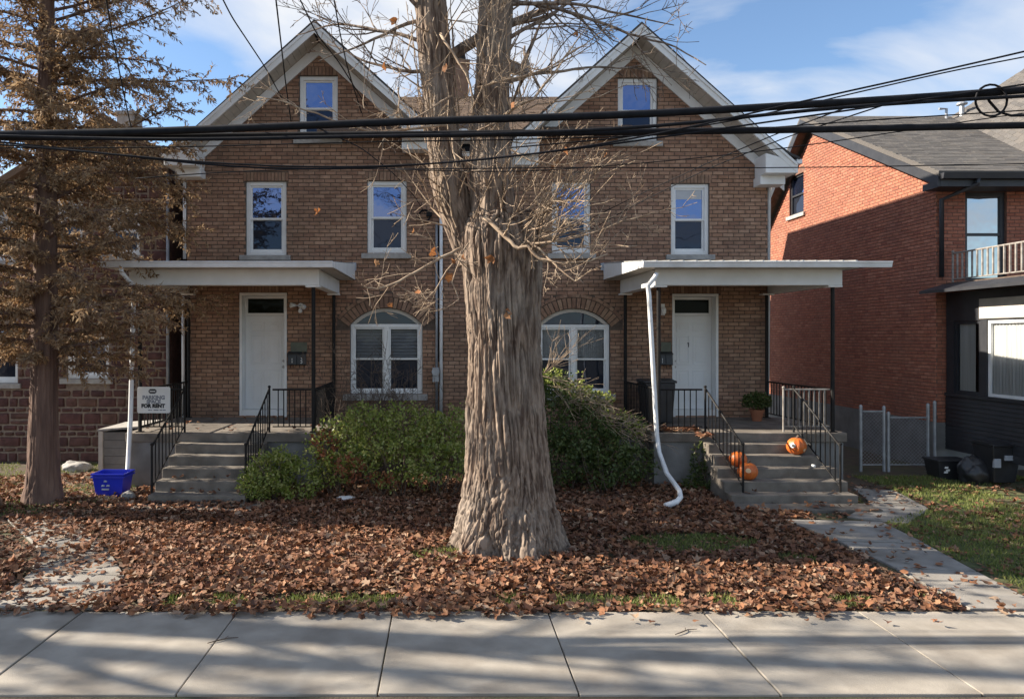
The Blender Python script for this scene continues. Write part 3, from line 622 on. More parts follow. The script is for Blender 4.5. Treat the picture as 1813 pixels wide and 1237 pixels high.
def porch(label, x0, x1, sx0, sx1, roof_x0, roof_x1, beam_x0, beam_x1, posts, metal, group=None):
    t = thing("front_porch", ((x0+x1)/2, PF, 0), label, "porch", "porches of the double house")
    m = MB(); m.box(x0, x1, PF, YF-.03, DK-.17, DK); m.build("deck", M['concrete'], t, bevel=.015)
    m = MB(); m.box(x0+.05, x1-.05, PF+.05, PF+.25, -.1, DK-.172); m.box(x0+.05, x0+.25, PF+.252, YF-.03, -.1, DK-.172); m.box(x1-.25, x1-.05, PF+.252, YF-.03, -.1, DK-.172)
    m.build("base_wall", M['block'], t)
    rz = DK/6
    for i in range(1, 6):
        ext = .12 if (metal and i >= 3) else 0
        m = MB(); m.box(sx0-ext*.6, sx1+ext, PF-.30*i, PF-.30*(i-1)+(.02 if i > 1 else -.003), -.08, DK-rz*i); m.build("step", M['concrete'], t, bevel=.014)
    m = MB(); m.box(sx0-.15, sx1+.25, PF-1.95, PF-1.503, -.1, .035); m.build("landing", M['concrete'], t, bevel=.012)
    zb0, zb1 = 3.66, 3.955; YFR = 12.86
    beams = MB(); beams.box(beam_x0, beam_x1, PF+.02, PF+.22, zb0, zb1)
    for xa in (beam_x0, beam_x1-.2): beams.box(xa, xa+.2, PF+.222, YF-.016, zb0, zb1)
    bo = beams.build("beam", M['white'], t, bevel=.008)
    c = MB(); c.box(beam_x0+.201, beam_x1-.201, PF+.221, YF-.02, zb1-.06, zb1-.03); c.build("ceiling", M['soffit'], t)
    r = MB(); th = .05; zf, zw = 4.0, 4.27
    r.prism([(YFR,zf),(YF-.014,zw),(YF-.014,zw+th),(YFR,zf+th)], 'x', roof_x0, roof_x1); ro = r.build("roof", M['metalroof' if metal else 'roofdark'], t)
    sl = (zw-zf)/(YF-YFR)
    if metal:
        n = 16
        for i in range(n+1):
            x = roof_x0+.03+(roof_x1-roof_x0-.06)*i/n; q = MB(); q.prism([(YFR-.012,zf+th),(YF-.02,zw+th),(YF-.02,zw+th+.028),(YFR-.012,zf+th+.028)], 'x', x-.014, x+.014); q.build("seam", M['metalroof'], ro)
    else:
        up = Vector((0, YF-YFR, zw-zf)).normalized(); shingles(ro, M['shingle'], (roof_x0, YFR+.003, zf+th+.002), (1,0,0), up, roof_x1-roof_x0, 2.95, nind=200)
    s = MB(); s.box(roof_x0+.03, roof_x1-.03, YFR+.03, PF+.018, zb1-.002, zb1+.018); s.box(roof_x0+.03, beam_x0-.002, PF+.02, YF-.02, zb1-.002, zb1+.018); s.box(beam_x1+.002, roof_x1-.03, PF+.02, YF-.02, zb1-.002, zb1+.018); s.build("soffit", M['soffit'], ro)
    e = MB()
    for xa in (roof_x0-.022, roof_x1+.001):
        e.prism([(YFR,zf-.06),(YF-.014,zf-.03),(YF-.014,zw+th-.002),(YFR,zf+th-.002)], 'x', xa, xa+.02)
    e.build("side_fascia", M['white'], ro)
    gq = MB(); ga, gb = roof_x0-(.0 if metal else .10), roof_x1+(.55 if metal else 0)
    prof = [(YFR-.004,zf-.055),(YFR-.004,zf+.05),(YFR-.115,zf+.05),(YFR-.12,zf+.035),(YFR-.105,zf+.02),(YFR-.085,zf-.055)]
    gq.prism(prof, 'x', ga, gb); gq.build("gutter", M['whitemetal'], ro)
    for (px_, py_) in posts:
        q = MB(); q.tube([(px_,py_,DK),(px_,py_,zb0-.001)], .037, 8); q.box(px_-.06, px_+.06, py_-.06, py_+.06, DK, DK+.015); po = q.build("post", M['iron'], t)
        q = MB(); q.box(px_-.13, px_+.13, py_-.10, py_+.085, zb0-.035, zb0-.0005); q.build("post_cap", M['white'], po, bevel=.006)
    return t
pl = porch("white-beamed porch with shingled roof, grey concrete steps and a rental sign", -5.8, -2.24, -4.78, -3.2, -5.98, -1.95, -5.74, -2.27, [(-5.58,13.33),(-2.39,13.33),(-5.53,15.73),(-2.38,15.73)], False)
pr = porch("white-beamed porch with ribbed metal roof and pumpkins on its steps", 3.80, 7.36, 4.72, 6.58, 3.52, 7.36, 3.86, 7.28, [(3.96,13.33),(7.16,13.33),(3.95,15.73),(7.02,15.73)], True)
railing(pl, (-4.74,13.28,DK), (-4.78,11.88,.12), .80, 9, M['iron'], (True, True), (0, .13), bot=.13, name="stair_railing")
railing(pl, (-3.19,13.28,DK), (-3.24,11.88,.12), .80, 9, M['iron'], (True, True), (0, .13), bot=.13, name="stair_railing")
railing(pl, (-3.14,13.33,DK), (-2.43,13.33,DK), .78, 6, M['iron'], (False, False))
railing(pl, (-2.385,13.40,DK), (-2.38,15.68,DK), .78, 18, M['iron'], (False, False))
railing(pl, (-5.575,13.40,DK), (-5.535,15.68,DK), .78, 18, M['iron'], (False, False))
railing(pl, (-5.54,13.33,DK), (-4.79,13.33,DK), .78, 6, M['iron'], (False, False))
railing(pr, (4.80,13.28,DK), (4.93,11.92,.12), .80, 9, M['iron'], (True, True), (0, .13), bot=.13, name="stair_railing")
railing(pr, (6.42,13.28,DK), (6.53,11.92,.12), .80, 9, M['iron'], (True, True), (0, .13), bot=.13, name="stair_railing")
railing(pr, (4.0,13.33,DK), (4.76,13.33,DK), .78, 6, M['iron'], (False, False))
railing(pr, (6.27,13.36,DK), (7.12,13.36,DK), .78, 8, M['galv'], (True, False), r=.014)
railing(pr, (7.155,13.42,DK), (7.03,15.68,DK), .78, 18, M['iron'], (False, False))
railing(pr, (3.96,13.42,DK), (3.95,15.68,DK), .78, 18, M['iron'], (False, False))
# gutters' downspouts
d = MB(); d.tube([P(1162,484,12.82), P(1160,490,12.80), P(1147,506,12.82), P(1149,520,12.84), P(1163,770,12.84), P(1167,800,12.8), P(1181,838,12.3), P(1203,868,11.75), P(1205,880,11.6), P(1198,888,11.5), P(1178,896,11.45)],
        [.041]*9+[.046,.055], 8); d.build("downspout", M['whitemetal'], pr, smooth=True)
d = MB(); d.tube([P(214,466,12.80), P(215,482,12.80), P(237,506,13.02), P(237,520,13.05), P(231,740,13.08), P(226,835,13.0), P(222,852,12.8), P(196,878,12.45)], .042, 8); d.build("downspout", M['whitemetal'], pl, smooth=True)
# flashing piece where each porch roof meets the brick
for px0, px1, py0, py1, par in ((597,631,469,487,pl),(1063,1095,470,487,pr)):
    m = MB(); m.box(hx(px0), hx(px1), YF-.045, YF-.012, hz(py1)+.1, hz(py0)+.05); m.build("flashing", M['tarp'], par)
# sign with its lettering
sg = thing("rental_sign", P(272,731,13.30), "white rectangular parking space for rent sign wired to the porch railing", "sign")
x0, x1, z0, z1 = PX(243,13.28), PX(301.5,13.28), PZ(731,13.28), PZ(684.5,13.28)
m = MB(); c_ = .03
m.prism([(x0+c_,z0),(x1-c_,z0),(x1-c_*.3,z0+c_*.3),(x1,z0+c_),(x1,z1-c_),(x1-c_*.3,z1-c_*.3),(x1-c_,z1),(x0+c_,z1),(x0+c_*.3,z1-c_*.3),(x0,z1-c_),(x0,z0+c_),(x0+c_*.3,z0+c_*.3)], 'y', 13.275, 13.285); m.build("panel", M['paintwhite'], sg)
def lettering(txt, cx_, cz_, size, y, mt, parent, name, bold=0.004, squeeze=1.0):
    cu = bpy.data.curves.new("text", 'FONT'); cu.body = txt; cu.size = size; cu.align_x = 'CENTER'; cu.align_y = 'CENTER'; cu.extrude = .0012; cu.offset = bold; cu.resolution_u = 3
    tmp = bpy.data.objects.new("text", cu); COL.objects.link(tmp); dg = bpy.context.evaluated_depsgraph_get(); me = bpy.data.meshes.new_from_object(tmp.evaluated_get(dg)); bpy.data.objects.remove(tmp)
    me.transform(Matrix.Diagonal((squeeze,1,1,1))); me.transform(Matrix.Rotation(R(90), 4, 'X')); me.materials.clear(); me.materials.append(mt); me.name = name
    return link(name, me, (cx_, y, cz_), parent)
cxs = (x0+x1)/2; H_ = z1-z0
lettering("PARKING", cxs, z0+H_*.585, .098, 13.2735, M['greyprint'], sg, "lettering", .0055, 1.0)
lettering("SPACE", cxs, z0+H_*.43, .09, 13.2735, M['greyprint'], sg, "lettering", .0055, 1.0)
lettering("FOR RENT", cxs-.01, z0+H_*.27, .092, 13.2735, M['paintblack'], sg, "lettering", .007, 1.0)
em = MB(); ex, ez, ew, eh = cxs-.02, z0+H_*.83, .072, .042
em.prism([(ex-ew*.6,ez-eh),(ex+ew*.6,ez-eh),(ex+ew,ez-eh*.4),(ex+ew,ez+eh*.4),(ex+ew*.6,ez+eh),(ex-ew*.6,ez+eh),(ex-ew,ez+eh*.4),(ex-ew,ez-eh*.4)], 'y', 13.272, 13.2748); emo = em.build("emblem", M['paintblack'], sg)
em = MB(); em.box(ex-ew*.72, ex+ew*.72, 13.2700, 13.2718, ez-.009, ez+.009); em.build("emblem_bar", M['paintwhite'], emo)
em = MB()
for a, b_ in ((-.10,-.055),(-.045,-.03),(.0,.09),(.11,.16),(.17,.22)): em.box(cxs+a, cxs+b_, 13.2720, 13.2748, z0+H_*.095, z0+H_*.135)
em.build("small_print", M['greyprint'], sg)
wr = MB()
for xx in (x0+.04, x1-.05): wr.tube([(xx,13.286,z1-.03),(xx,13.31,z1-.012),(xx,13.345,DK+.78)], .004, 5)
wr.build("wire_tie", M['iron'], sg)
# ------------------------------------------------------------------ things on and by the porches
def pumpkin(px, py_b, Y, d, z, label, face=None, lean=0):
    x = PX(px, Y); t = thing("pumpkin", (x, Y, z), label, "pumpkin", "pumpkins on the porch steps")
    m = MB(); r = d/2; prof = [(.02*r,.06*r)]
    for i in range(1, 14):
        a = math.pi*i/14; prof.append((r*math.sin(a)**.85, .88*r - .88*r*math.cos(a)*(1 if a > .4 else .93)))
    prof.append((.05*r, 1.66*r)); m.lathe(prof, (x, Y, z), 48, lobes=11, depth=.10); m.build("body", M['pumpkin'], t, smooth=True)
    s = MB(); s.tube([(x,Y,z+1.55*r),(x+.01,Y,z+1.78*r),(x+.035,Y-.01,z+1.98*r)], [.030,.018,.021], 7); s.build("stem", M['stem'], t)
    if face:
        for kind, ax_, az_, rr in face:                # painted marks laid on the skin
            th = -math.pi/2 + ax_; ph = az_; f = MB(); n = 3 if kind == 'tri' else 14
            def on(u, v, lift):
                aa, bb = th + u/r, ph + v/r; lob = 1-.10*abs(math.sin(11*aa/2)); q = r*math.cos(bb)**.85*lob+lift
                return (x+q*math.cos(aa), Y+q*math.sin(aa), z+.88*r+.88*r*math.sin(bb))
            ring = [(rr*math.cos(2*math.pi*k/n+math.pi/2), rr*math.sin(2*math.pi*k/n+math.pi/2)) for k in range(n)]
            if kind == 'tri': ring = [(rr*.75*c[0]*1.0, c[1]) for c in ring]
            mt = {'w': M['paintwhite'], 'b': M['paintblack'], 'tri': M['palespot'], 'p': M['palespot']}[kind]; lf = .012 if kind == 'b' else .007
            vs_ = [on(0, 0, lf)] + [on(u*.5, v*.5, lf) for u, v in ring] + [on(u, v, lf) for u, v in ring]
            fs_ = [(0, 1+k, 1+(k+1) % n) for k in range(n)] + [(1+k, 1+n+k, 1+n+(k+1) % n, 1+(k+1) % n) for k in range(n)]
            f.add(vs_, fs_).build("painted_mark", mt, t)
rz = DK/6
pumpkin(1410, 800, PF-.30*2+.16, .34, DK-rz*2, "round orange pumpkin with white painted eye alone by the stair rail", [('w',-.85,.2,.05),('b',-.78,.18,.028),('tri',-.3,.02,.055),('p',.55,-.35,.04)])
pumpkin(1307, 826, PF-.30*3+.15, .30, DK-rz*3, "orange pumpkin on the step above the other pumpkin, half behind railing")
pumpkin(1324, 852, PF-.30*4+.14, .33, DK-rz*4, "orange pumpkin with pale spot behind the bottom railing post", [('p',-.35,.25,.045)])
m = MB(); m.lathe([(.02,0),(.035,.004),(.038,.03),(.03,.05)], (PX(1440,12.4), PF-.30*3+.1, DK-rz*3), 10); tag(m.build("white_cup", M['paintwhite'], smooth=True), "small white cup standing on a porch step by the railing", "cup")
t = thing("potted_plant", (PX(1340,15.1), 15.1, DK), "terracotta pot with a round dark green plant on the porch", "plant pot")
m = MB(); m.lathe([(.09,0),(.13,.19),(.145,.19),(.15,.24),(.13,.24),(.12,.22)], (PX(1340,15.1), 15.1, DK), 16); m.build("pot", M['terracotta'], t, smooth=False)
POT = t
t = thing("wheeled_bin", (PX(1140,14.6), 14.7, DK), "black wheeled bin standing on the porch behind its railing", "bin")
bx0, bx1 = 4.02, 4.62
m = MB(); m.add([(bx0+.05,14.45,DK+.03),(bx1-.05,14.45,DK+.03),(bx1-.05,14.95,DK+.03),(bx0+.05,14.95,DK+.03),(bx0,14.40,DK+.83),(bx1,14.40,DK+.83),(bx1,15.02,DK+.83),(bx0,15.02,DK+.83)], [(0,3,2,1),(4,5,6,7),(0,1,5,4),(1,2,6,5),(2,3,7,6),(3,0,4,7)]); m.build("body", M['blackplastic'], t, bevel=.02)
m = MB(); m.prism([(14.37,DK+.832),(15.06,DK+.832),(15.06,DK+.88),(14.75,DK+.91),(14.37,DK+.87)], 'x', bx0-.02, bx1+.02); m.build("lid", M['blackplastic'], t, bevel=.012)
for xx in (bx0+.02, bx1-.08): m = MB(); m.tube([(xx,14.98,DK+.09),(xx+.06,14.98,DK+.09)], .09, 14); m.build("wheel", M['blackplastic'], t)
# blue recycling box on the ground
t = thing("recycling_box", (-5.72, 12.55, GZ), "bright blue recycling box on the leaves beside the downspout", "recycling box")
bx, by, w0, w1, d0, d1, hh = -5.72, 12.55, .22, .27, .16, .21, .40
m = MB(); tk = .012; zb = GZ+.01
def ring(w, d, z): return [(bx-w,by-d,z),(bx+w,by-d,z),(bx+w,by+d,z),(bx-w,by+d,z)]
m.add(ring(w0,d0,zb)+ring(w1,d1,zb+hh)+ring(w1-tk,d1-tk,zb+hh)+ring(w0-tk,d0-tk,zb+tk), [(3,2,1,0)]+[(i,(i+1)%4,(i+1)%4+4,i+4) for i in range(4)]+[(i+4,(i+1)%4+4,(i+1)%4+8,i+8) for i in range(4)]+[(i+8,(i+1)%4+8,(i+1)%4+12,i+12) for i in range(4)]+[(12,13,14,15)])
m.build("body", M['bluebin'], t, bevel=.006)
m = MB()
for zz in (hh-.03, hh-.075): m.add(ring(w1+.015,d1+.015,zb+zz)+ring(w1+.015,d1+.015,zb+zz+.025)+ring(w1-.01,d1-.01,zb+zz)+ring(w1-.01,d1-.01,zb+zz+.025), [(i,(i+1)%4,(i+1)%4+4,i+4) for i in range(4)]+[(i+4,(i+1)%4+4,(i+1)%4+12,i+12) for i in range(4)]+[(i,i+8,(i+1)%4+8,(i+1)%4) for i in range(4)])
m.build("rim", M['bluebin'], t)
m = MB(); m.box(bx-.10, bx+.02, by-d1-.001, by-d1+.022, zb+.12, zb+.145)
for k in range(3):
    a = math.pi/2+k*2.094; q = Vector((bx-.04+.05*math.cos(a), by-d1+.006, zb+.22+.05*math.sin(a))); m.prism([(q.x-.028,q.z-.014),(q.x+.028,q.z-.014),(q.x+.018,q.z+.014),(q.x-.018,q.z+.014)], 'y', q.y-.006, q.y+.03)
m.build("printed_mark", M['tarp'], t)
# grey boarded side enclosure between the houses
t = thing("side_enclosure", (-6.2, 14.0, 0), "grey boarded enclosure with sloping top beside the porch base", "enclosure")
ex0, ex1, ey0, ey1 = PX(180,14.0), -5.83, 14.0, 15.2
for i in range(6): m = MB(); za = -.05+i*.155; m.box(ex0+.03, ex1, ey0+.006*(i % 2), ey0+.05, za+.003, za+.152); m.build("board", M['block'], t)
m = MB(); m.box(ex0-.05, ex0+.028, ey0-.03, ey0+.06, -.05, .90); m.build("corner_board", M['soffit'], t)
m = MB(); m.prism([(ex0-.06,.905),(ex1,.965),(ex1,1.0),(ex0-.06,.94)], 'y', ey0-.04, ey1); m.build("top", M['sill'], t); m = MB(); m.box(ex0+.03, ex1, ey0+.06, ey1, -.05, .88); m.build("core", M['block'], t)
# ------------------------------------------------------------------ red brick neighbour
XW = 10.2; YR = 15.0
nb = thing("brick_house", (12.5, YR, 0), "red brick house with grey shingle roof and black boarded porch", "house")
def top_n(y): return min(6.12+(y-YR)*.455, 8.42-.9*(y-20.05)) if y > YR else 6.12
def allow_n(z):
    if z > 8.2: return []
    a = YR if z < 6.1 else YR+(z-6.12)/.455; b = min(23.4, 20.05+(8.42-z)/.9)
    return [(a, b)]
so = Opening(20.5, 21.35, 6.26, 7.40, 0, .16)
def pick_side(y, z): return (50 if (z < 3.0 or y > 22.4) else 0) + y
sw_o = masonry(nb, "side_wall", 'x', XW, YR, 23.4, .95, allow_n, top_n, [so], .215, .0735, M['red'], M['redmortar'], .009, pick_side, [20.05, 21.0, 22.0, 22.8])
fo = Opening(10.80, 11.66, 3.86, 5.72, 0, .2)
masonry(nb, "wall", 'y', YR, XW, 15.5, .95, lambda z: [(XW, 15.5)] if z < 6.05 else [], lambda x: 6.05, [fo], .215, .0735, M['red'], M['redmortar'], .009, lambda x, z: (50 if z < 3.8 else 0)+x)
m = MB(); m.box(XW-.05, 15.5, YR-.04, YR+.3, -.1, .949); m.box(XW-.05, XW+.3, YR+.302, 23.4, -.1, .949); m.build("foundation", M['block'], nb)
m = MB(); m.frame(so.x0, so.x1, so.z0, so.z1, .06, 0, .09)
w = MB(); w.v = [(XW+.05+v[1], v[0], v[2]) for v in m.v]; w.f = m.f; w.box(XW+.055, XW+.13, so.x0+.06, so.x1-.06, (so.z0+so.z1)/2-.025, (so.z0+so.z1)/2+.025); wo = w.build("window", M['black'], nb)
m = MB(); m.box(XW+.09, XW+.095, so.x0+.05, so.x1-.05, (so.z0+so.z1)/2, so.z1-.05); m.build("pane", M['pane'], wo); m = MB(); m.box(XW+.10, XW+.105, so.x0+.05, so.x1-.05, so.z0+.05, (so.z0+so.z1)/2); m.build("pane", M['screen'], wo)
m = MB(); m.box(XW-.07, XW+.05, so.x0-.1, so.x1+.1, so.z0-.11, so.z0-.003); m.build("sill", M['sill'], wo, bevel=.01)
m = MB(); m.frame(fo.x0, fo.x1, fo.z0, fo.z1, .085, YR+.06, YR+.15); m.box(fo.x0+.085, fo.x1-.085, YR+.065, YR+.14, (fo.z0+fo.z1)/2+.03, (fo.z0+fo.z1)/2+.085); wo = m.build("window", M['black'], nb)
m = MB(); m.box(fo.x0+.08, fo.x1-.08, YR+.10, YR+.105, fo.z0+.08, fo.z1-.08); m.build("pane", glass_mat("bright_pane", .42, (.05,.06,.08), 0), wo)
# roof
rs = .46; ze = 6.02; yE = YR-.55; zr = 8.83; yR = 20.05
slope_v = Vector((0, yR-yE, zr-ze)); up = slope_v.normalized()
m = MB(); m.prism([(yE,ze),(yR,zr),(23.9,zr-.9*3.85),(23.9,zr-.9*3.85-.1),(yR,zr-.1),(yE,ze-.1)], 'x', XW-.32, 19); ro = m.build("roof", M['shingle'], nb)
shingles(ro, M['shingle'], (XW-.32, yE, ze+.002), (1,0,0), up, 6.6, slope_v.length)
m = MB()                                             # boxed verge: board, soffit
m.prism([(yE,ze-.10),(yR,zr-.10),(yR,zr-.34),(yE,ze-.30)], 'x', XW-.335, XW-.30); m.prism([(yR,zr-.10),(23.9,zr-.9*3.85-.1),(23.9,zr-.9*3.85-.32),(yR,zr-.34)], 'x', XW-.335, XW-.30); m.build("bargeboard", M['black'], ro)
m = MB(); m.prism([(yE+.02,ze-.14),(yR,zr-.16),(yR,zr-.2),(yE+.02,ze-.18)], 'x', XW-.298, XW-.012); m.prism([(yR,zr-.16),(23.9,zr-.9*3.85-.14),(23.9,zr-.9*3.85-.18),(yR,zr-.2)], 'x', XW-.298, XW-.012); m.build("soffit", M['stem'], ro)
m = MB(); m.prism([(yE-.13,ze-.05),(yE-.002,ze-.05),(yE-.002,ze-.16),(yE-.10,ze-.16)], 'x', XW-.30, 19); m.build("gutter", M['black'], ro)
m = MB(); m.box(XW-.29, 18.9, yE+.002, YR-.012, ze-.30, ze-.17); m.build("eave_soffit", M['black'], ro)
m = MB(); m.tube([(XW+.42,yE-.06,ze-.16),(XW+.42,yE-.06,ze-.26),(XW+.06,YR-.08,ze-.48),(XW+.06,YR-.08,3.95)], .045, 8); m.build("downspout", M['black'], nb, smooth=True)
A_, B_, U_ = Vector((13.56,18.6,8.10)), Vector((12.79,15.96,6.78)), Vector((1.34,0,.88)); V_ = A_-B_
q4 = [B_-U_*.15, B_+U_*2.6, A_+V_*.5+U_*2.6, A_+V_*.5-U_*.15]; m = MB(); m.add([tuple(v) for v in q4]+[tuple(v-Vector((0,0,.12))) for v in q4], [(0,1,2,3),(7,6,5,4),(0,4,5,1),(1,5,6,2),(2,6,7,3),(3,7,4,0)]); g2 = m.build("cross_gable_roof", M['shingle'], nb)
shingles(g2, M['shingle'], tuple(B_+Vector((0,0,.003))), tuple(V_.normalized()), tuple(U_.normalized()), V_.length*1.5, 3.0, nind=60)
m = MB(); t3 = B_+U_*2.6; m.prism([(B_.x,B_.z-.13),(t3.x,t3.z-.13),(t3.x,6.2),(B_.x,6.2)], 'y', 16.0, 16.2); m.build("gable_wall", M['red'], g2)
m = MB(); xv, yv = PX(1703,19.6), 19.6; m.tube([(xv,yv,8.5),(xv,yv,9.0)], .06, 8); m.lathe([(.13,0),(.13,.04),(.03,.09)], (xv,yv,9.0), 10); m.tube([(xv-.35,yv+.1,8.5),(xv-.35,yv+.1,8.92),(xv-.55,yv+.1,8.92)], .035, 7); m.build("roof_vent", M['steel'], ro)
# boarded porch and balcony
XP, Y0P = 10.36, 12.2
n = 13
for i in range(n):
    z0 = .42+i*.084; b = MB(); b.prism([(XP-.012,z0),(XP+.03,z0),(XP+.03,z0+.082),(XP+.004,z0+.082)], 'y', Y0P, YR-.055); b.build("siding_board", M['black'], nb)
b = MB(); b.box(XP-.03, XP+.12, Y0P, YR-.055, 1.515, 1.58); b.box(XP+.032, XP+.10, Y0P+.02, YR-.06, .42, 1.51); b.build("porch_sill", M['black'], nb)
b = MB(); b.box(XP+.01, XP+.12, Y0P, YR-.055, 3.04, 3.62)
for ya, yb in ((14.72,14.94),(13.83,13.99),(12.2,12.4)): b.box(XP+.01, XP+.12, ya, yb, 1.581, 3.039)
b.build("porch_frame", M['black'], nb)
b = MB(); b.box(XP-.012, XP+.008, Y0P, 14.0, 3.07, 3.45); b.build("header_board", M['soffit'], nb)
for ya, yb in ((14.0,14.71),(12.41,13.82)):
    b = MB(); fy = MB(); fy.frame(ya, yb, 1.585, 3.036, .06, 0, .05); b.v = [(XP+.03+v[1], v[0], v[2]) for v in fy.v]; b.f = fy.f; wo = b.build("porch_window", M['white'] if yb < 13.9 else M['black'], nb)
    b = MB(); b.quad((XP+.055,yb-.055,1.64),(XP+.055,ya+.055,1.64),(XP+.055,ya+.055,2.98),(XP+.055,yb-.055,2.98)); b.build("pane", M['clear'], wo)
    b = MB(); nn = 22; cw = (yb-ya)*.62; c0 = yb-cw-.05
    for i in range(nn): u0, u1 = c0+cw*i/nn, c0+cw*(i+1)/nn; d0, d1 = .02*(i % 2), .02*((i+1) % 2); b.quad((XP+.085+d0,u0,1.6),(XP+.085+d1,u1,1.6),(XP+.085+d1,u1,3.0),(XP+.085+d0,u0,3.0))
    b.build("curtain", M['curtain'], wo)
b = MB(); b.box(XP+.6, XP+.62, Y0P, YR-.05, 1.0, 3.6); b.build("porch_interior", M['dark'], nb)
b = MB(); b.prism([(9.82,3.60),(10.2,3.68),(16,3.68),(16,3.80),(10.3,3.80),(9.82,3.66)], 'y', 11.6, YR-.045); b.build("porch_roof", M['black'], nb)
b = MB(); b.box(XP+.02, 16, 11.75, YR-.05, 3.801, 3.83); b.build("balcony_deck", M['stem'], nb)
railing(nb, (XP+.10,14.88,3.83), (XP+.10,12.0,3.83), .60, 20, M['galv'], (True, True), bot=.07, name="balcony_railing", r=.020)
# ------------------------------------------------------------------ stone neighbour
st = thing("stone_house", (-8, 16, 0), "dark red rubble stone house behind the rusty conifer", "house")
SX0, SX1, YS = -11.6, -6.07, 16.0
def top_s(x): return 7.35-.62*abs(x+7.36)
sops = [Opening(PX(100,16), PX(146,16), PZ(440,16), PZ(335,16), 0, .2), Opening(PX(188,16), PX(248,16), PZ(452,16), PZ(366,16), 0, .2), Opening(PX(118,16), PX(193,16), PZ(670,16), PZ(596,16), 0, .2), Opening(-10.3, -9.4, 1.7, 3.0, 0, .2), Opening(-10.3, -9.5, 4.4, 5.8, 0, .2)]
mw = MB(); xs = sorted({SX0, SX1, -7.36, *[q for o in sops for q in (o.x0, o.x1)]})
for xa, xb in zip(xs[:-1], xs[1:]):
    segs = [(-.1, None)]; mid = (xa+xb)/2; zz = -.1
    for o in sorted((o for o in sops if o.x0 < mid < o.x1), key=lambda o: o.z0):
        mw.quad((xa,YS,zz),(xb,YS,zz),(xb,YS,o.z0),(xa,YS,o.z0)); zz = o.z1
    mw.quad((xa,YS,zz),(xb,YS,zz),(xb,YS,top_s(xb)),(xa,YS,top_s(xa)))
for o in sops:
    for (p, q) in (((o.x0,o.z0),(o.x0,o.z1)),((o.x0,o.z1),(o.x1,o.z1)),((o.x1,o.z1),(o.x1,o.z0)),((o.x1,o.z0),(o.x0,o.z0))): mw.quad((p[0],YS,p[1]),(q[0],YS,q[1]),(q[0],YS+.18,q[1]),(p[0],YS+.18,p[1]))
stw = mw.build("wall", M['stonemortar'], st)
stones = []; z = -.05; rnd = random.Random(5)
while z < 7.3:
    h = rnd.uniform(.11, .30); x = SX0 + rnd.uniform(-.3, 0)
    while x < SX1:
        w_ = h*rnd.uniform(.9, 2.5); rects = [(x, x+w_, z, z+h)]
        if h > .24 and rnd.random() < .45:
            k = rnd.uniform(.38, .62)*h; c = rnd.uniform(.3, .7)*w_; rects = [(x, x+c, z, z+k), (x+c, x+w_, z, z+k), (x, x+w_, z+k, z+h)] if rnd.random() < .6 else [(x, x+w_, z, z+k), (x, x+w_, z+k, z+h)]
        for r4 in rects:
            a, b_, c, d_ = r4; a = max(a, SX0); b_ = min(b_, SX1)
            if b_-a < .07 or d_ > top_s((a+b_)/2)-.05: continue
            ok = True
            for o in sops:
                if b_ > o.x0 and a < o.x1 and d_ > o.z0 and c < o.z1+.02:
                    if a < o.x0-.08: b_ = o.x0
                    elif b_ > o.x1+.08: a = o.x1
                    else: ok = False
            if ok: stones.append((a, b_, c, d_))
        x += w_
    z += h
stones.sort(key=lambda q: (50 if q[0] < -9.9 else 0) + abs(q[0]) + .2*q[2])
rest = MB()
for i, (a, b_, c, d_) in enumerate(stones):
    g_ = .013; j = lambda s=.018: rnd.uniform(-s, s); ins = .018; pr_ = rnd.uniform(.025, .05); mx_, mz_ = (a+b_)/2, (c+d_)/2
    ring0 = [(a+g_+abs(j()),c+g_+abs(j())),(mx_+j(),c+g_+abs(j(.008))),(b_-g_-abs(j()),c+g_+abs(j())),(b_-g_-abs(j(.008)),mz_+j()),(b_-g_-abs(j()),d_-g_-abs(j())),(mx_+j(),d_-g_-abs(j(.008))),(a+g_+abs(j()),d_-g_-abs(j())),(a+g_+abs(j(.008)),mz_+j())]
    v = [(p[0],YS,p[1]) for p in ring0] + [(p[0]+(mx_-p[0])*ins/max(abs(mx_-p[0]),.05),YS-pr_*rnd.uniform(.75,1),p[1]+(mz_-p[1])*ins/max(abs(mz_-p[1]),.05)) for p in ring0] + [(mx_, YS-pr_*1.25, mz_)]
    f = [(k,(k+1)%8,(k+1)%8+8,k+8) for k in range(8)] + [(k+8,(k+1)%8+8,16) for k in range(8)]
    if i < 300: MB().add(v, f).build("stone", M['stone'], stw)
    else: rest.add(v, f)
tag(rest.build("stone_courses", M['stone'], stw), kind="stuff")
for o in sops:
    w = sash_window(st, o, YS, .075)
    if o.z0 > 3:
        b = MB(); b.box(o.x0+.12, o.x1-.12, YS+.092, YS+.096, o.z0+.5*(o.z1-o.z0), o.z1-.12); b.build("blind", M['blind'], w)
m = MB(); m.prism([(SX0-.3,top_s(SX0-.3)+.05),(-7.36,7.40),(SX1-.02,top_s(SX1-.02)+.05),(SX1-.02,top_s(SX1-.02)+.2),(-7.36,7.56),(SX0-.3,top_s(SX0-.3)+.2)], 'y', YS-.35, 24); m.build("roof", M['brownshingle'], st)
for xa, zt in ((SX0, 4.6), (SX1-.3, 6.5)): m = MB(); m.box(xa, xa+.3, YS+.2, 24, -.1, zt); m.build("side_wall", M['stone'], st)
m = MB(); m.tube([(PX(297,15.9),15.9,6.3),(PX(297,15.9),15.9,.1)], .035, 8); m.build("downspout", M['conduit'], st, smooth=True)
m = MB(); m.box(-7.75,-7.35,17.2,17.7,6.9,8.0); m.box(-7.79,-7.31,17.16,17.74,8.001,8.08); m.build("chimney", M['sill'], st)
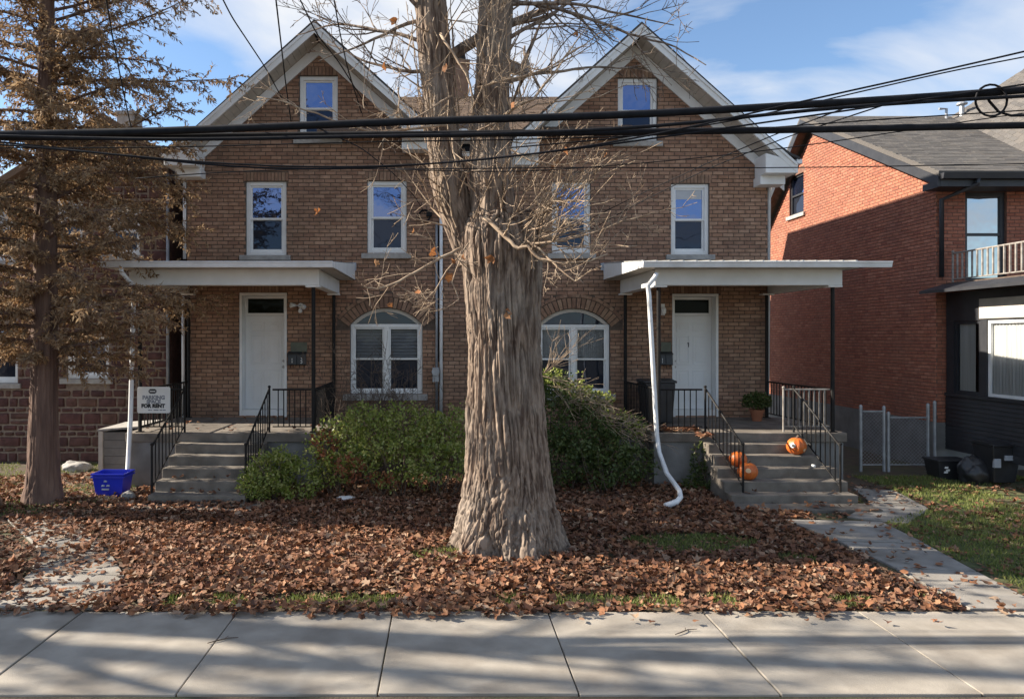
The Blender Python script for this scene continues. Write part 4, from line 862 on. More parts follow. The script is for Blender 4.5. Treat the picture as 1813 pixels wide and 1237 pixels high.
# ------------------------------------------------------------------ gate and clutter between the houses
YG = 14.75
gt = thing("chain_link_gate", (9.2, YG, GZ), "grey chain link gate with steel posts between the brick houses", "gate")
def gp(px): return PX(px, YG)
for px_, top_ in ((1524,.02),(1565,.0),(1573,-.12),(1643,.05),(1655,.1)):
    m = MB(); x = gp(px_); zt = PZ(722, YG)+top_; m.tube([(x,YG,GZ-.1),(x,YG,zt)], .032, 8); m.lathe([(.036,0),(.03,.03),(.008,.05)], (x,YG,zt), 8); m.build("post", M['steel'], gt)
for xa, xb, zt in ((1524,1565,728),(1573,1643,739)):
    m = MB(); m.tube([(gp(xa)+.033,YG,PZ(zt,YG)),(gp(xb)-.033,YG,PZ(zt,YG))], .02, 7); m.tube([(gp(xa)+.033,YG,.12),(gp(xb)-.033,YG,.12)], .016, 7); m.build("rail", M['steel'], gt)
    msh = MB(); a, b_ = gp(xa)+.03, gp(xb)-.03; z0, z1 = .12, PZ(zt, YG); H = z1-z0; stp = .075
    k = a-H
    while k < b_:
        for sgn in (1, -1):
            pa = (k, z0) if sgn == 1 else (k, z1); x0c, x1c = max(k, a), min(k+H, b_)
            if x1c > x0c+.01:
                za = z0+(x0c-k) if sgn == 1 else z1-(x0c-k); zb = z0+(x1c-k) if sgn == 1 else z1-(x1c-k)
                msh.tube([(x0c,YG-.004*sgn,za),(x1c,YG-.004*sgn,zb)], .0028, 3, cap=False)
        k += stp
    msh.build("wire_mesh", M['steel'], gt)
t = thing("storage_crate", (10.0, 14.1, GZ), "low black plastic crate with white print beside the gate", "crate"); cx_, cy_ = PX(1677,14.1), 14.1
m = MB(); m.add([(cx_-.27,cy_-.18,GZ),(cx_+.27,cy_-.18,GZ),(cx_+.27,cy_+.18,GZ),(cx_-.27,cy_+.18,GZ),(cx_-.32,cy_-.22,.32),(cx_+.32,cy_-.22,.32),(cx_+.32,cy_+.22,.32),(cx_-.32,cy_+.22,.32)], [(0,3,2,1),(4,5,6,7),(0,1,5,4),(1,2,6,5),(2,3,7,6),(3,0,4,7)]); m.box(cx_-.34,cx_+.34,cy_-.24,cy_+.24,.321,.36); m.build("body", M['blackplastic'], t, bevel=.012)
m = MB()
for k, (dx_, dz_) in enumerate(((0,0),(.03,-.05),(-.005,-.09))): m.prism([(cx_-.2+dx_,.2+dz_),(cx_-.14+dx_,.2+dz_),(cx_-.13+dx_,.235+dz_),(cx_-.19+dx_,.235+dz_)], 'y', cy_-.226, cy_-.19)
m.build("printed_mark", M['paintwhite'], t)
t = thing("garbage_cart", (PX(1772,13.4), 13.5, GZ), "black wheeled garbage cart with pale labels by the boarded porch", "bin"); cx_, cy_ = PX(1768,13.4), 13.45
m = MB(); m.add([(cx_-.2,cy_-.2,.05),(cx_+.2,cy_-.2,.05),(cx_+.2,cy_+.2,.05),(cx_-.2,cy_+.2,.05),(cx_-.27,cy_-.27,.72),(cx_+.27,cy_-.27,.72),(cx_+.27,cy_+.27,.72),(cx_-.27,cy_+.27,.72)], [(0,3,2,1),(4,5,6,7),(0,1,5,4),(1,2,6,5),(2,3,7,6),(3,0,4,7)]); m.build("body", M['blackplastic'], t, bevel=.02)
m = MB(); m.prism([(cy_-.3,.722),(cy_+.3,.722),(cy_+.3,.77),(cy_,.80),(cy_-.3,.76)], 'x', cx_-.29, cx_+.29); m.build("lid", M['blackplastic'], t, bevel=.01)
for k in (-1, 1): m = MB(); m.tube([(cx_+k*.24-.03,cy_+.2,.09),(cx_+k*.24+.03,cy_+.2,.09)], .105, 14); m.build("wheel", M['blackplastic'], t)
m = MB(); m.box(cx_-.05,cx_+.10,cy_-.275,cy_-.235,.47,.56); m.build("label_sticker", M['tarp'], t); m = MB(); m.box(cx_-.24,cx_-.12,cy_-.268,cy_-.22,.34,.50); m.build("label_sticker", M['tarp'], t)
def lumpy(name, c, r, mt, label, cat, sd, group=None, sub=4):
    import bmesh
    bm = bmesh.new(); bmesh.ops.create_icosphere(bm, subdivisions=sub, radius=1); v = np.array([x.co[:] for x in bm.verts]); n1 = vnoise(v[:,0]*2+sd, v[:,1]*2, v[:,2]*2); n2 = vnoise(v[:,0]*6+sd, v[:,1]*6+9, v[:,2]*6)
    s = (.72+.4*n1+.22*n2)
    for x, k in zip(bm.verts, s): x.co = Vector((x.co.x*r[0]*k, x.co.y*r[1]*k, max(x.co.z*r[2]*k, -r[2]*.6)))
    me = bpy.data.meshes.new(name); bm.to_mesh(me); bm.free(); me.materials.append(mt); me.polygons.foreach_set('use_smooth', [True]*len(me.polygons))
    me.transform(Matrix.Translation((0,0,r[2]*.6))); return tag(link(name, me, c), label, cat, group)
lumpy("garbage_bag", (PX(1728,13.6), 13.6, GZ), (.3,.26,.3), M['blackplastic'], "lumpy black garbage bag between crate and wheeled cart", "bag", 3)
lumpy("garbage_bag", (11.05, 12.75, GZ), (.36,.3,.32), M['blackplastic'], "big lumpy black bag in front of the wheeled cart", "bag", 8)
lumpy("paper_scrap", (PX(618,12.4), 12.0, GZ+.03), (.16,.09,.05), M['paintwhite'], "crumpled white paper scrap lying among leaves below the shrub", "paper", 5)
lumpy("rock", (-5.25, 12.1, GZ-.02), (.12,.10,.11), M['block'], "pale rough rock at the foot of the porch downspout", "rock", 12)
lumpy("rubble_stone", (-7.55, 14.9, GZ-.02), (.3,.2,.13), M['sill'], "low grey stone lying by the stone house wall", "rock", 21)
# ------------------------------------------------------------------ trees
def bark_column(name, rows, Yc, mt, parent, nt=220, dz=.02, amp=.03, flare=0.0, grooves=(), fr=12.0, fz=1.5, seed=0.0, lobes=7):
    """rows: (z, x, radius); one closed bark surface with ridges as geometry"""
    rows = sorted(rows); zs = np.array([r[0] for r in rows]); Z = np.arange(zs[0], zs[-1], dz)
    cx_ = np.interp(Z, zs, [r[1] for r in rows]); rr = np.interp(Z, zs, [r[2] for r in rows]); cy_ = np.full_like(Z, Yc) if not callable(Yc) else Yc(Z)
    k = max(3, int(.25/dz)); ker = np.ones(k)/k; pad = lambda a: np.convolve(np.pad(a, (k, k), mode='edge'), ker, 'same')[k:-k]
    cx_, rr = pad(cx_), pad(rr)
    th = np.linspace(0, 2*np.pi, nt, endpoint=False); T, ZZ = np.meshgrid(th, Z); RR = rr[:, None]*np.ones_like(T)
    c, s = np.cos(T), np.sin(T); wob = .35*(vnoise(c*2+seed, s*2, ZZ*.9)-.5)
    c2, s2 = np.cos(T+wob), np.sin(T+wob); RF = np.maximum(RR, .12)
    n1 = vnoise(c2*RF*fr+seed, s2*RF*fr+7, ZZ*fz); n2 = vnoise(c2*RF*fr*2.3+seed+31, s2*RF*fr*2.3, ZZ*fz*2.6); n3 = vnoise(c2*3+seed, s2*3, ZZ*1.1); n4 = vnoise(c2*RF*40+seed, s2*RF*40, ZZ*22)
    ridge = 1-np.abs(2*n1-1); ridge2 = 1-np.abs(2*n2-1)
    h0 = ZZ-Z[0]
    g1 = np.clip(1-np.abs(2*n1-1)/.30, 0, 1); g2 = np.clip(1-np.abs(2*n2-1)/.34, 0, 1)
    rad = RR*(1+.10*(n3-.5)) - amp*g1**1.3 - amp*.55*g2 + amp*.35*(n4-.5) + amp*.35*(n2-.5) + amp*.45
    if flare: rad = rad*(1 + flare*np.exp(-h0/.42)*(.5*np.cos(lobes*T+1.3*np.sin(2*T)+seed)+.25*np.cos(3*T+2)))
    for (ta, w_, dep, hh) in grooves:
        da = np.angle(np.exp(1j*(T-ta))); rad = rad - dep*np.exp(-(da/w_)**2)*np.exp(-(h0/hh)**2)
    V = np.stack([cx_[:, None]+rad*c, cy_[:, None]+rad*s, ZZ], -1).reshape(-1, 3)
    nz = len(Z); I = np.arange((nz-1)*nt).reshape(nz-1, nt); a = I; b = np.roll(I, -1, 1); faces = np.stack([a, b, b+nt, a+nt], -1).reshape(-1, 4)
    return np_mesh(name, V, faces, mt, parent, (float(cx_[0]), float(cy_[0]), float(Z[0])), smooth=True)
def rnd_unit(r): 
    v = Vector((r.gauss(0,1), r.gauss(0,1), r.gauss(0,1))); return v.normalized()
def grow(mb, p, d, L, r0, lvl, r, kink=.16, up=.03, kids=(6, 5, 4), tips=None, minr=.0025, spread=(32, 62), frac=(.32, .62)):
    n = max(4, int(L/(.16 if lvl < 2 else .10))); st = L/n; pts = [Vector(p)]; rad = [r0]; d = Vector(d).normalized()
    for i in range(n):
        d = (d + rnd_unit(r)*kink + Vector((0,0,up))).normalized(); pts.append(pts[-1]+d*st); rad.append(max(r0*(1-.8*(i+1)/n), minr))
    mb.tube(pts, rad, (7, 5, 4, 3, 3)[min(lvl, 4)], cap=False)
    if tips is not None and lvl >= 1: tips.append(pts[-1])
    if lvl < len(kids):
        for k in range(kids[lvl]):
            t = r.uniform(.22, .98); i = min(int(t*n), n-1); q = pts[i]; dd = (pts[i+1]-pts[i]).normalized()
            ax = dd.cross(rnd_unit(r)); ax = ax.normalized() if ax.length > .01 else Vector((1,0,0))
            nd = Quaternion(ax, R(r.uniform(*spread))) @ dd
            grow(mb, q, nd, L*r.uniform(*frac)*(1-.35*t), max(rad[i]*.6, minr), lvl+1, r, kink*1.15, up, kids, tips, minr, spread, frac)
YT = 9.45
def pxrows(lst, Y=YT): return [(PZ(py, Y), (PX(l, Y)+PX(r_, Y))/2, (PX(r_, Y)-PX(l, Y))/2) for py, l, r_ in lst]
big = thing("old_bare_tree", (.85, YT, 0), "huge bare tree with furrowed bark and forked trunk on the leafy yard", "tree")
trunk_rows = [(-.25,.86,.80)] + pxrows([(966,797,1004),(950,803,998),(925,808,990),(900,814,984),(870,821,976),(840,825,971),(800,828,967),(740,830,962),(690,831,959),(600,831,956),(520,827,956),(460,822,956),(425,818,952),(395,822,940),(370,838,915)])
ltrunk = bark_column("trunk", trunk_rows, YT, M['bark'], big, nt=520, dz=.012, amp=.042, flare=.30, grooves=[(R(-113),.16,.17,.42),(R(-58),.13,.13,.30),(R(-160),.2,.1,.5),(R(-85),.06,.05,2.2)], fr=18, fz=.95, seed=3.0)
Ls = pxrows([(470,812,862),(430,797,852),(390,783,842),(340,767,829),(280,760,818),(200,752,808),(100,742,797),(0,733,789),(-220,712,762),(-520,690,722),(-780,676,688)])
Rs_ = pxrows([(480,850,925),(440,838,925),(390,834,914),(300,832,904),(200,838,901),(100,845,902),(0,851,906),(-220,866,912),(-520,886,914),(-780,898,907)])
lst_ = bark_column("stem", Ls, 9.52, M['bark'], big, nt=160, dz=.02, amp=.028, fr=20, fz=1.1, seed=11.0)
rst_ = bark_column("stem", Rs_, 9.40, M['bark'], big, nt=160, dz=.02, amp=.030, fr=20, fz=1.0, seed=23.0)
rb = bark_column("burl", pxrows([(462,925,948),(440,905,962),(415,905,962),(390,918,956),(372,930,946)], 9.25), 9.25, M['bark'], big, nt=70, dz=.02, amp=.03, seed=41)
def stem_at(rows, z):
    rows = sorted(rows); zz = [q[0] for q in rows]; return float(np.interp(z, zz, [q[1] for q in rows])), float(np.interp(z, zz, [q[2] for q in rows]))
rr_ = random.Random(21); tips = []
for rows, yc, nl in ((Ls, 9.52, 9), (Rs_, 9.40, 9)):
    for i in range(nl):
        z = 6.4 + 5.6*i/nl + rr_.uniform(-.25, .25); x, rad = stem_at(rows, z); a = i*2.4 + rr_.uniform(-.5, .5) + (0 if rows is Ls else 1.1)
        el = R(rr_.uniform(18, 48)); d = Vector((math.cos(a)*math.cos(el), math.sin(a)*math.cos(el)*.85, math.sin(el))); m = MB()
        grow(m, (x, yc, z), d, rr_.uniform(2.6, 4.2), max(rad*.42, .04), 0, rr_, .15, .02, (5, 4, 2), tips, minr=.004); m.build("branch", M['bark'], big)
# dark twiggy limbs against the sky at the level of the frame's top
for (z, a, el, L_, rows, yc) in ((6.55, 175, 22, 2.2, Ls, 9.52), (6.9, 200, 30, 2.0, Ls, 9.52), (5.9, 8, 24, 2.4, Rs_, 9.4), (6.4, -18, 32, 2.6, Rs_, 9.4), (6.75, 25, 12, 2.5, Rs_, 9.4), (7.0, -40, 5, 2.3, Rs_, 9.4), (6.2, 160, 12, 1.7, Ls, 9.52), (6.9, 150, -8, 1.6, Ls, 9.52), (7.1, 12, -6, 2.9, Rs_, 9.4)):
    x, rad = stem_at(rows, z); m = MB(); d = Vector((math.cos(R(a))*math.cos(R(el)), math.sin(R(a))*.5, math.sin(R(el))))
    grow(m, (x, yc, z), d, L_, .030, 0, rr_, .17, .01, (6, 4, 2), tips, minr=.004); m.build("branch", M['bark'], big)
shoot_tips = []
# pale kinked branches traced by eye, at their own depths in front of the stems
for pts, r0, r1 in (
    ([(858,385,9.05),(880,405,8.9),(905,428,8.8),(918,440,8.75),(935,436,8.7),(948,452,8.65),(965,462,8.6),(1000,466,8.6),(1045,462,8.7),(1075,450,8.8)], .030, .008),
    ([(815,440,9.0),(800,448,8.9),(760,468,8.7),(720,490,8.6),(690,505,8.5),(668,512,8.5),(650,510,8.45),(640,503,8.4)], .020, .006),
    ([(893,205,9.1),(905,195,8.95),(925,183,8.85),(945,176,8.8),(962,152,8.8),(990,118,8.8),(1010,88,8.85),(1045,42,8.9)], .024, .006),
    ([(790,222,9.2),(750,226,9.0),(700,232,8.9),(650,232,8.8),(600,218,8.7),(560,200,8.6),(530,192,8.55),(495,178,8.5),(455,172,8.5)], .020, .006),
    ([(925,430,9.0),(960,430,8.8),(1000,425,8.6),(1050,412,8.5),(1100,392,8.45),(1150,380,8.4)], .018, .005),
    ([(930,425,8.95),(955,440,8.7),(985,470,8.5),(1010,492,8.4),(1018,498,8.38),(1030,488,8.36)], .014, .006),
    ([(845,155,9.2),(880,145,9.0),(930,135,8.9),(975,118,8.9),(1010,95,8.95),(1060,60,9.0),(1100,20,9.0)], .014, .005),
    ([(838,235,9.15),(900,210,8.95),(950,185,8.9),(1000,178,8.8),(1060,172,8.75),(1110,150,8.7)], .012, .005),
    ([(802,235,9.1),(803,270,9.0),(808,295,8.95),(825,306,8.9),(850,302,8.85),(880,290,8.8)], .014, .007),
    ([(905,265,9.0),(940,285,8.8),(980,292,8.7),(1020,288,8.6),(1050,278,8.6)], .013, .005),
    ([(800,170,9.2),(760,195,8.9),(720,215,8.8),(690,235,8.75),(670,262,8.7)], .013, .005),
    ([(835,195,9.1),(852,160,9.0),(866,120,8.95),(872,80,8.9),(880,30,8.9),(884,-20,8.9)], .014, .005),
    ([(780,60,9.2),(800,90,9.1),(825,130,9.0),(836,170,9.0),(838,210,9.0)], .020, .010),
    ([(760,20,9.2),(730,60,9.0),(715,110,8.9),(700,150,8.8)], .012, .004),
    ([(915,375,9.0),(930,340,8.9),(955,305,8.8),(985,275,8.7),(1010,240,8.7)], .012, .004),
    ([(930,400,9.0),(960,372,8.8),(990,352,8.7),(1020,330,8.6),(1040,300,8.6)], .012, .004),
    ([(705,155,9.0),(708,175,9.0),(706,195,9.0),(700,202,9.0)], .010, .006),
    ([(830,430,9.0),(790,480,8.9),(770,515,8.8),(755,530,8.8),(735,560,8.8)], .010, .004),
    ([(820,450,8.95),(800,500,8.85),(812,530,8.8),(790,545,8.8),(760,552,8.8)], .009, .004)):
    m = MB(); P3 = [Vector(P(*p)) for p in pts]; n = len(P3); fine = []; 
    for i in range(n-1):
        for t in (0, .5): fine.append(P3[i].lerp(P3[i+1], t) + (rnd_unit(rr_)*.012 if t else Vector()))
    fine.append(P3[-1]); rd = [r0+(r1-r0)*i/(len(fine)-1) for i in range(len(fine))]; m.tube(fine, rd, 6)
    for k in range(rr_.randint(4, 9)):
        i = rr_.randint(2, len(fine)-2); dd = (fine[i+1]-fine[i]).normalized(); nd = (dd*.7+rnd_unit(rr_)+Vector((0,-.1,.35))).normalized(); grow(m, fine[i], nd, rr_.uniform(.25, .75), rd[i]*.55, 1, rr_, .22, .03, (3, 3, 2), shoot_tips, minr=.003)
    m.build("bare_branch", M['twig'], big, smooth=True)
# epicormic shoots on both stems and round the fork
for k in range(90):
    rows, yc = ((Ls, 9.52), (Rs_, 9.40))[k % 2]; z = rr_.uniform(3.9, 7.4); x, rad = stem_at(rows, z); a = R(rr_.uniform(-205, 25)); m = MB()
    o = Vector((math.cos(a), math.sin(a), 0)); d = (o*rr_.uniform(.25, 1.1) + Vector((0, 0, rr_.uniform(-.25, 1.2))) + rnd_unit(rr_)*.3).normalized()
    grow(m, Vector((x, yc, z))+o*(rad*.9), d, rr_.uniform(.35, 1.25), rr_.uniform(.007, .014), 1, rr_, .17, .05, (2, 3, 1), shoot_tips, minr=.004); m.build("shoot", M['twig'], big)
for k in range(34):                                  # shoots from the burl, fanning right
    x, y, z = P(rr_.uniform(925, 962), rr_.uniform(375, 455), 9.05); d = (Vector((rr_.uniform(.2, 1.1), rr_.uniform(-.9, .1), rr_.uniform(-.1, 1.0)))).normalized(); m = MB()
    grow(m, (x, y, z), d, rr_.uniform(.6, 1.5), rr_.uniform(.006, .012), 1, rr_, .18, .03, (2, 3, 1), shoot_tips, minr=.005); m.build("shoot", M['twig'], big)
for k in range(26):                                  # upright suckers close against the left stem and the fork
    rows, yc = (Ls, 9.52) if k < 17 else (Rs_, 9.40); z = rr_.uniform(3.7, 6.3); x, rad = stem_at(rows, z); a = R(rr_.uniform(-190, 10)); pts = []; L_ = rr_.uniform(.5, 1.5); m = MB()
    for i in range(10):
        zz = z+L_*i/9; x, rad = stem_at(rows, zz); aa = a+.12*math.sin(i*1.1+k); q = rad+.035+.02*i/9*rr_.uniform(.5, 3); pts.append((x+q*math.cos(aa), yc+q*math.sin(aa), zz))
    m.tube(pts, [.010-.0006*i for i in range(10)], 4); m.build("shoot", M['twig'], big)
# leaf shape used for the clinging and the fallen leaves
ANG = np.linspace(0, 2*np.pi, 11)[:-1] + np.pi/2; RAD = np.array([1.0, .66, .88, .62, .70, .45, .70, .62, .88, .66])
def leaf_cloud(pos, size, tilt, curl, rs):
    n = len(pos); yaw = rs.uniform(0, 2*np.pi, n); ax = rs.uniform(0, 2*np.pi, n); ti = tilt; s = size
    u0 = np.cos(ANG)*RAD; v0 = np.sin(ANG)*RAD; jit = rs.uniform(.68, 1.25, (n, 10)); u = u0*jit; v = v0*jit; z1_ = np.zeros((n, 1))
    lx = np.concatenate([z1_, u], 1)*s[:, None]; ly = np.concatenate([z1_, v], 1)*s[:, None]*rs.uniform(.75, 1.1, (n, 1))
    lz = curl[:, None]*np.concatenate([[0], RAD**2])[None, :]*s[:, None]*(1+.6*rs.uniform(-1, 1, (n, 11))) + .55*s[:, None]*rs.uniform(-1, 1.2, (n, 1))*np.concatenate([z1_, np.abs(u)], 1)
    x = lx*np.cos(yaw)[:, None]-ly*np.sin(yaw)[:, None]; y = lx*np.sin(yaw)[:, None]+ly*np.cos(yaw)[:, None]; z = lz
    k = np.stack([np.cos(ax), np.sin(ax), np.zeros(n)], -1); ct, st_ = np.cos(ti)[:, None], np.sin(ti)[:, None]
    dot = (x*k[:, :1]+y*k[:, 1:2]); cxp = k[:, 1:2]*z; cyp = -k[:, :1]*z; czp = k[:, :1]*y-k[:, 1:2]*x
    X = x*ct+cxp*st_+k[:, :1]*dot*(1-ct); Y = y*ct+cyp*st_+k[:, 1:2]*dot*(1-ct); Z = z*ct+czp*st_
    V = np.stack([X, Y, Z], -1)+pos[:, None, :]
    f = np.array([[0, 1+i, 1+(i+1) % 10] for i in range(10)]); Fc = (np.arange(n)*11)[:, None, None]+f[None]
    return V.reshape(-1, 3), Fc.reshape(-1, 3)
sel = [t for t in shoot_tips if rr_.random() < .012 and 3.2 < t.z < 7.0][:14] + [Vector(P(*q)) for q in ((560,372,8.6),(563,378,8.6),(690,540,8.5),(742,518,8.6),(665,465,8.5),(800,465,8.7),(795,492,8.7),(870,457,8.9),(903,550,8.6),(898,560,8.6),(1020,60,8.9))]
if sel:
    pos = np.array([t[:] for t in sel]); n = len(pos); v, f = leaf_cloud(pos, RS.uniform(.045, .085, n), RS.uniform(.8, 2.3, n), RS.uniform(-.6, .9, n), RS)
    tag(np_mesh("clinging_leaves", v, f, mat("clinging_leaf", (1,1,1), (.8,.8,.8), 14, .8, island=[(.42,.17,.06),(.34,.14,.05),(.50,.26,.12)], trans=.3), big, (.9, 9, 4)), kind="stuff")
# trunk at the far left edge and a further street tree whose bare crowns dapple the pavement
def bare_tree(label, x, y, h, r, seed, nl, zl0, nm="street_tree", reach=(3.0, 4.6)):
    t = thing(nm, (x, y, 0), label, "tree"); q = random.Random(seed)
    rows = [(-.2,x,r*1.75),(.1,x,r*1.6),(.45,x,r*1.2),(1.1,x+.02,r*1.02),(h*.35,x+.1,r*.82),(h*.7,x+.15,r*.45),(h,x+.2,.03)]
    bark_column("trunk", rows, y, M['bark'], t, nt=150, dz=.03, amp=.028, flare=.25, fr=13, fz=1.3, seed=seed)
    for i in range(nl):
        z = zl0+(h*.92-zl0)*i/nl; _, rad = stem_at(rows, z); a = i*2.4+q.uniform(-.4,.4); el = R(q.uniform(15, 45)); m = MB()
        grow(m, (x+.1, y, z), Vector((math.cos(a)*math.cos(el), math.sin(a)*math.cos(el), math.sin(el))), q.uniform(*reach)*(1.1-.5*i/nl), max(rad*.4,.05), 0, q, .15, .02, (5, 3, 2), None, minr=.012); m.build("branch", M['bark'], t)
bare_tree("grey bare tree trunk with flared foot beside the rusty conifer", -7.62, 11.35, 12, .36, 5, 8, 8.8, "bare_tree")
bare_tree("second bare street tree farther along the sidewalk", -20.0, 8.6, 14.0, .36, 14, 9, 6.5)
bare_tree("bare street tree beyond the yard whose shadow dapples the sidewalk", -14.2, 8.4, 13, .34, 9, 11, 4.2)
# ------------------------------------------------------------------ rusty conifer
con = thing("rusty_conifer", (-6.62, 12.0, 0), "tall feathery conifer with rusty brown needles in front of the stone house", "tree")
cxx, cyy = -6.62, 12.0; crow = [(-.2,cxx,.34),(.05,cxx,.30),(.3,cxx,.255),(1.0,cxx,.225),(3,cxx+.02,.19),(7,cxx+.05,.13),(11,cxx+.08,.07),(13.5,cxx+.1,.02)]
bark_column("trunk", crow, cyy, M['conifer_bark'], con, nt=120, dz=.03, amp=.014, flare=.2, fr=22, fz=.9, seed=51)
q = random.Random(77); leaf_p, leaf_d = [], []; nb_ = 185
for i in range(nb_):
    z = 2.25+10.6*(i/nb_)**1.05; tt = (z-2.25)/10.6; a = i*2.399+q.uniform(-.5,.5); Lb = (2.5 if tt < .55 else 2.5*(1-(tt-.55)/.55*.8))*q.uniform(.72, 1.1)
    if z < 2.8: Lb *= .7
    Lb *= 1-.5*max(0, -math.sin(a)) + .12*max(0, math.cos(a))
    x0, rad = stem_at(crow, z); el0 = R(q.uniform(8, 32)); d = Vector((math.cos(a)*math.cos(el0), math.sin(a)*math.cos(el0), math.sin(el0))); m = MB()
    n = 13; pts = [Vector((x0, cyy, z))]; dirs = []
    for k in range(n):
        d = (d+rnd_unit(q)*.09+Vector((0,0,-.035 if tt < .5 else .0))).normalized(); pts.append(pts[-1]+d*(Lb/n)); dirs.append(d)
    m.tube(pts, [max(.032*(1-.85*k/n), .005)*(1.2-.5*tt) for k in range(n+1)], 5, cap=False)
    for k in range(2, n+1):
        for sgn in (-1, 1, -.4, .5):
            if q.random() < .22: continue
            dd = dirs[k-1]; sd_ = dd.cross(Vector((0,0,1))).normalized(); bl = Lb*q.uniform(.14, .34)*(1.1-.5*k/n)
            bd = (dd*.75+sd_*(sgn*q.uniform(.7, 1.1))+Vector((0,0,q.uniform(-.75, .5)))+rnd_unit(q)*.2).normalized(); bp = [pts[k]]; 
            for s in range(5): bd = (bd+rnd_unit(q)*.14+Vector((0,0,-.05))).normalized(); bp.append(bp[-1]+bd*(bl/5))
            m.tube(bp, [.007,.006,.005,.004,.003,.002], 3, cap=False)
            dens = 27 if tt < .45 else 17
            for s in range(int(dens*bl/.42)):
                u = q.uniform(.15, 5); b0 = bp[min(int(u), 4)].lerp(bp[min(int(u)+1, 5)], u % 1); leaf_p.append(b0); leaf_d.append((bd*q.uniform(.1,1.0)+rnd_unit(q)*.9+Vector((0,0,-.35))).normalized())
    m.build("branch", M['conifer_bark'], con)
def blades(name, P_, D_, L_, W_, mt, parent, loc, rs, kind="stuff"):
    P_ = np.asarray(P_); D_ = np.asarray(D_); n = len(P_); s = np.cross(D_, rs.normal(size=(n, 3))); s /= np.linalg.norm(s, axis=1)[:, None]+1e-9
    L_ = L_[:, None]; W_ = W_[:, None]; V = np.stack([P_, P_+D_*L_*.45+s*W_, P_+D_*L_, P_+D_*L_*.45-s*W_], 1)
    return tag(np_mesh(name, V.reshape(-1, 3), np.arange(4*n).reshape(n, 4), mt, parent, loc), kind=kind)
lp = np.array([v[:] for v in leaf_p]); ld = np.array([v[:] for v in leaf_d]); n = len(lp); print("needles", n)
blades("needles", lp, ld, RS.uniform(.05, .12, n), RS.uniform(.008, .018, n), M['needle'], con, (cxx, cyy, 2), RS)
# ------------------------------------------------------------------ shrubs
def shrub(name, label, base, blobs, n, mt, size, seed, stems=26, extra=None, parent=None, cat="shrub", mname="foliage"):
    rs = np.random.RandomState(seed); rq = random.Random(seed); t = parent or thing(name, base, label, cat)
    w = np.array([b[3]*b[4]*b[5] for b in blobs])**.75; w /= w.sum(); idx = rs.choice(len(blobs), n, p=w); B = np.array(blobs)[idx]
    u = rs.normal(size=(n, 3)); u /= np.linalg.norm(u, axis=1)[:, None]; rad = rs.uniform(.35, 1.0, n)**.5
    lump = .78+.5*vnoise(u[:, 0]*3.2+idx*7, u[:, 1]*3.2, u[:, 2]*3.2+seed)
    p = B[:, :3]+u*B[:, 3:6]*(rad*lump)[:, None]; gap = vnoise(p[:, 0]*5, p[:, 1]*5, p[:, 2]*5+seed); keep = (p[:, 2] > GZ+.02) & (gap > .34); p = p[keep]; u = u[keep]; n = len(p)
    d = u*.6+rs.normal(size=(n, 3))*.8+np.array([0, 0, .15]); d /= np.linalg.norm(d, axis=1)[:, None]
    o = blades(mname, p, d, rs.uniform(size*.7, size*1.5, n), rs.uniform(size*.24, size*.42, n), mt, t, base, rs)
    if stems:
        m = MB()
        for k in range(stems):
            b = blobs[rq.randrange(len(blobs))]; tip = Vector((b[0]+rq.uniform(-.9,.9)*b[3], b[1]+rq.uniform(-.9,.9)*b[4], b[2]+rq.uniform(.2,1.15)*b[5])); f = Vector((b[0]+rq.uniform(-.4,.4)*b[3], b[1]+rq.uniform(-.3,.3)*b[4], GZ-.05))
            mid = f.lerp(tip, .5)+rnd_unit(rq)*.12; m.tube([f, f.lerp(mid,.5)+rnd_unit(rq)*.03, mid, mid.lerp(tip,.5)+rnd_unit(rq)*.04, tip], [.011,.009,.007,.005,.003], 4, cap=False)
        m.build("stems", M['stem'], t)
    return t
def B(px, py, Y, rx, ry, rz): x, y, z = P(px, py, Y-.4 if px < 900 and Y > 12.2 else Y); return (x, y, z, rx, ry, rz)
sh = shrub("leafy_shrub", "broad yellow-green shrub below the arched window next to the trunk", (-1.0, 13.4, GZ), [B(600,790,13.0,.55,.5,.5), B(655,775,13.2,.6,.5,.55), B(640,735,13.6,.3,.35,.25), B(715,765,13.4,.6,.6,.52), B(770,780,13.4,.55,.6,.55), B(810,770,13.8,.5,.5,.6), B(690,815,12.7,.8,.4,.42), B(780,820,12.8,.6,.4,.4), B(590,830,12.8,.4,.4,.3)], 11500, M['green'], .062, 3, 60)
shrub("", "", (-1.0, 13.4, GZ), [B(620,825,12.4,.28,.25,.2), B(575,785,12.8,.25,.25,.3), B(660,850,12.3,.4,.2,.12)], 700, M['redleaf'], .06, 8, 0, parent=sh, mname="russet_foliage")
shrub("leafy_shrub", "small bright green shrub crowding the black stair railing", (-2.75, 12.0, GZ), [B(480,840,12.0,.42,.35,.38), B(530,850,12.0,.38,.35,.33), B(455,855,11.9,.3,.3,.26), B(500,815,12.1,.28,.28,.26)], 4300, M['green'], .058, 5, 24)
mound = shrub("overgrown_hedge", "dark overgrown hedge mound beside the metal-roofed porch, twiggy on top", (2.6, 13.2, GZ), [B(985,740,13.2,.55,.6,.75), B(1030,770,13.2,.55,.6,.55), B(1075,797,13.2,.55,.6,.42), B(1115,818,13.0,.45,.6,.34), B(1000,810,12.7,.6,.4,.5), B(1070,820,12.6,.7,.4,.4), B(975,695,13.4,.35,.4,.35), B(1030,715,13.6,.5,.4,.25), B(1105,755,13.7,.4,.35,.22)], 13000, M['darkgreen'], .06, 12, 40)
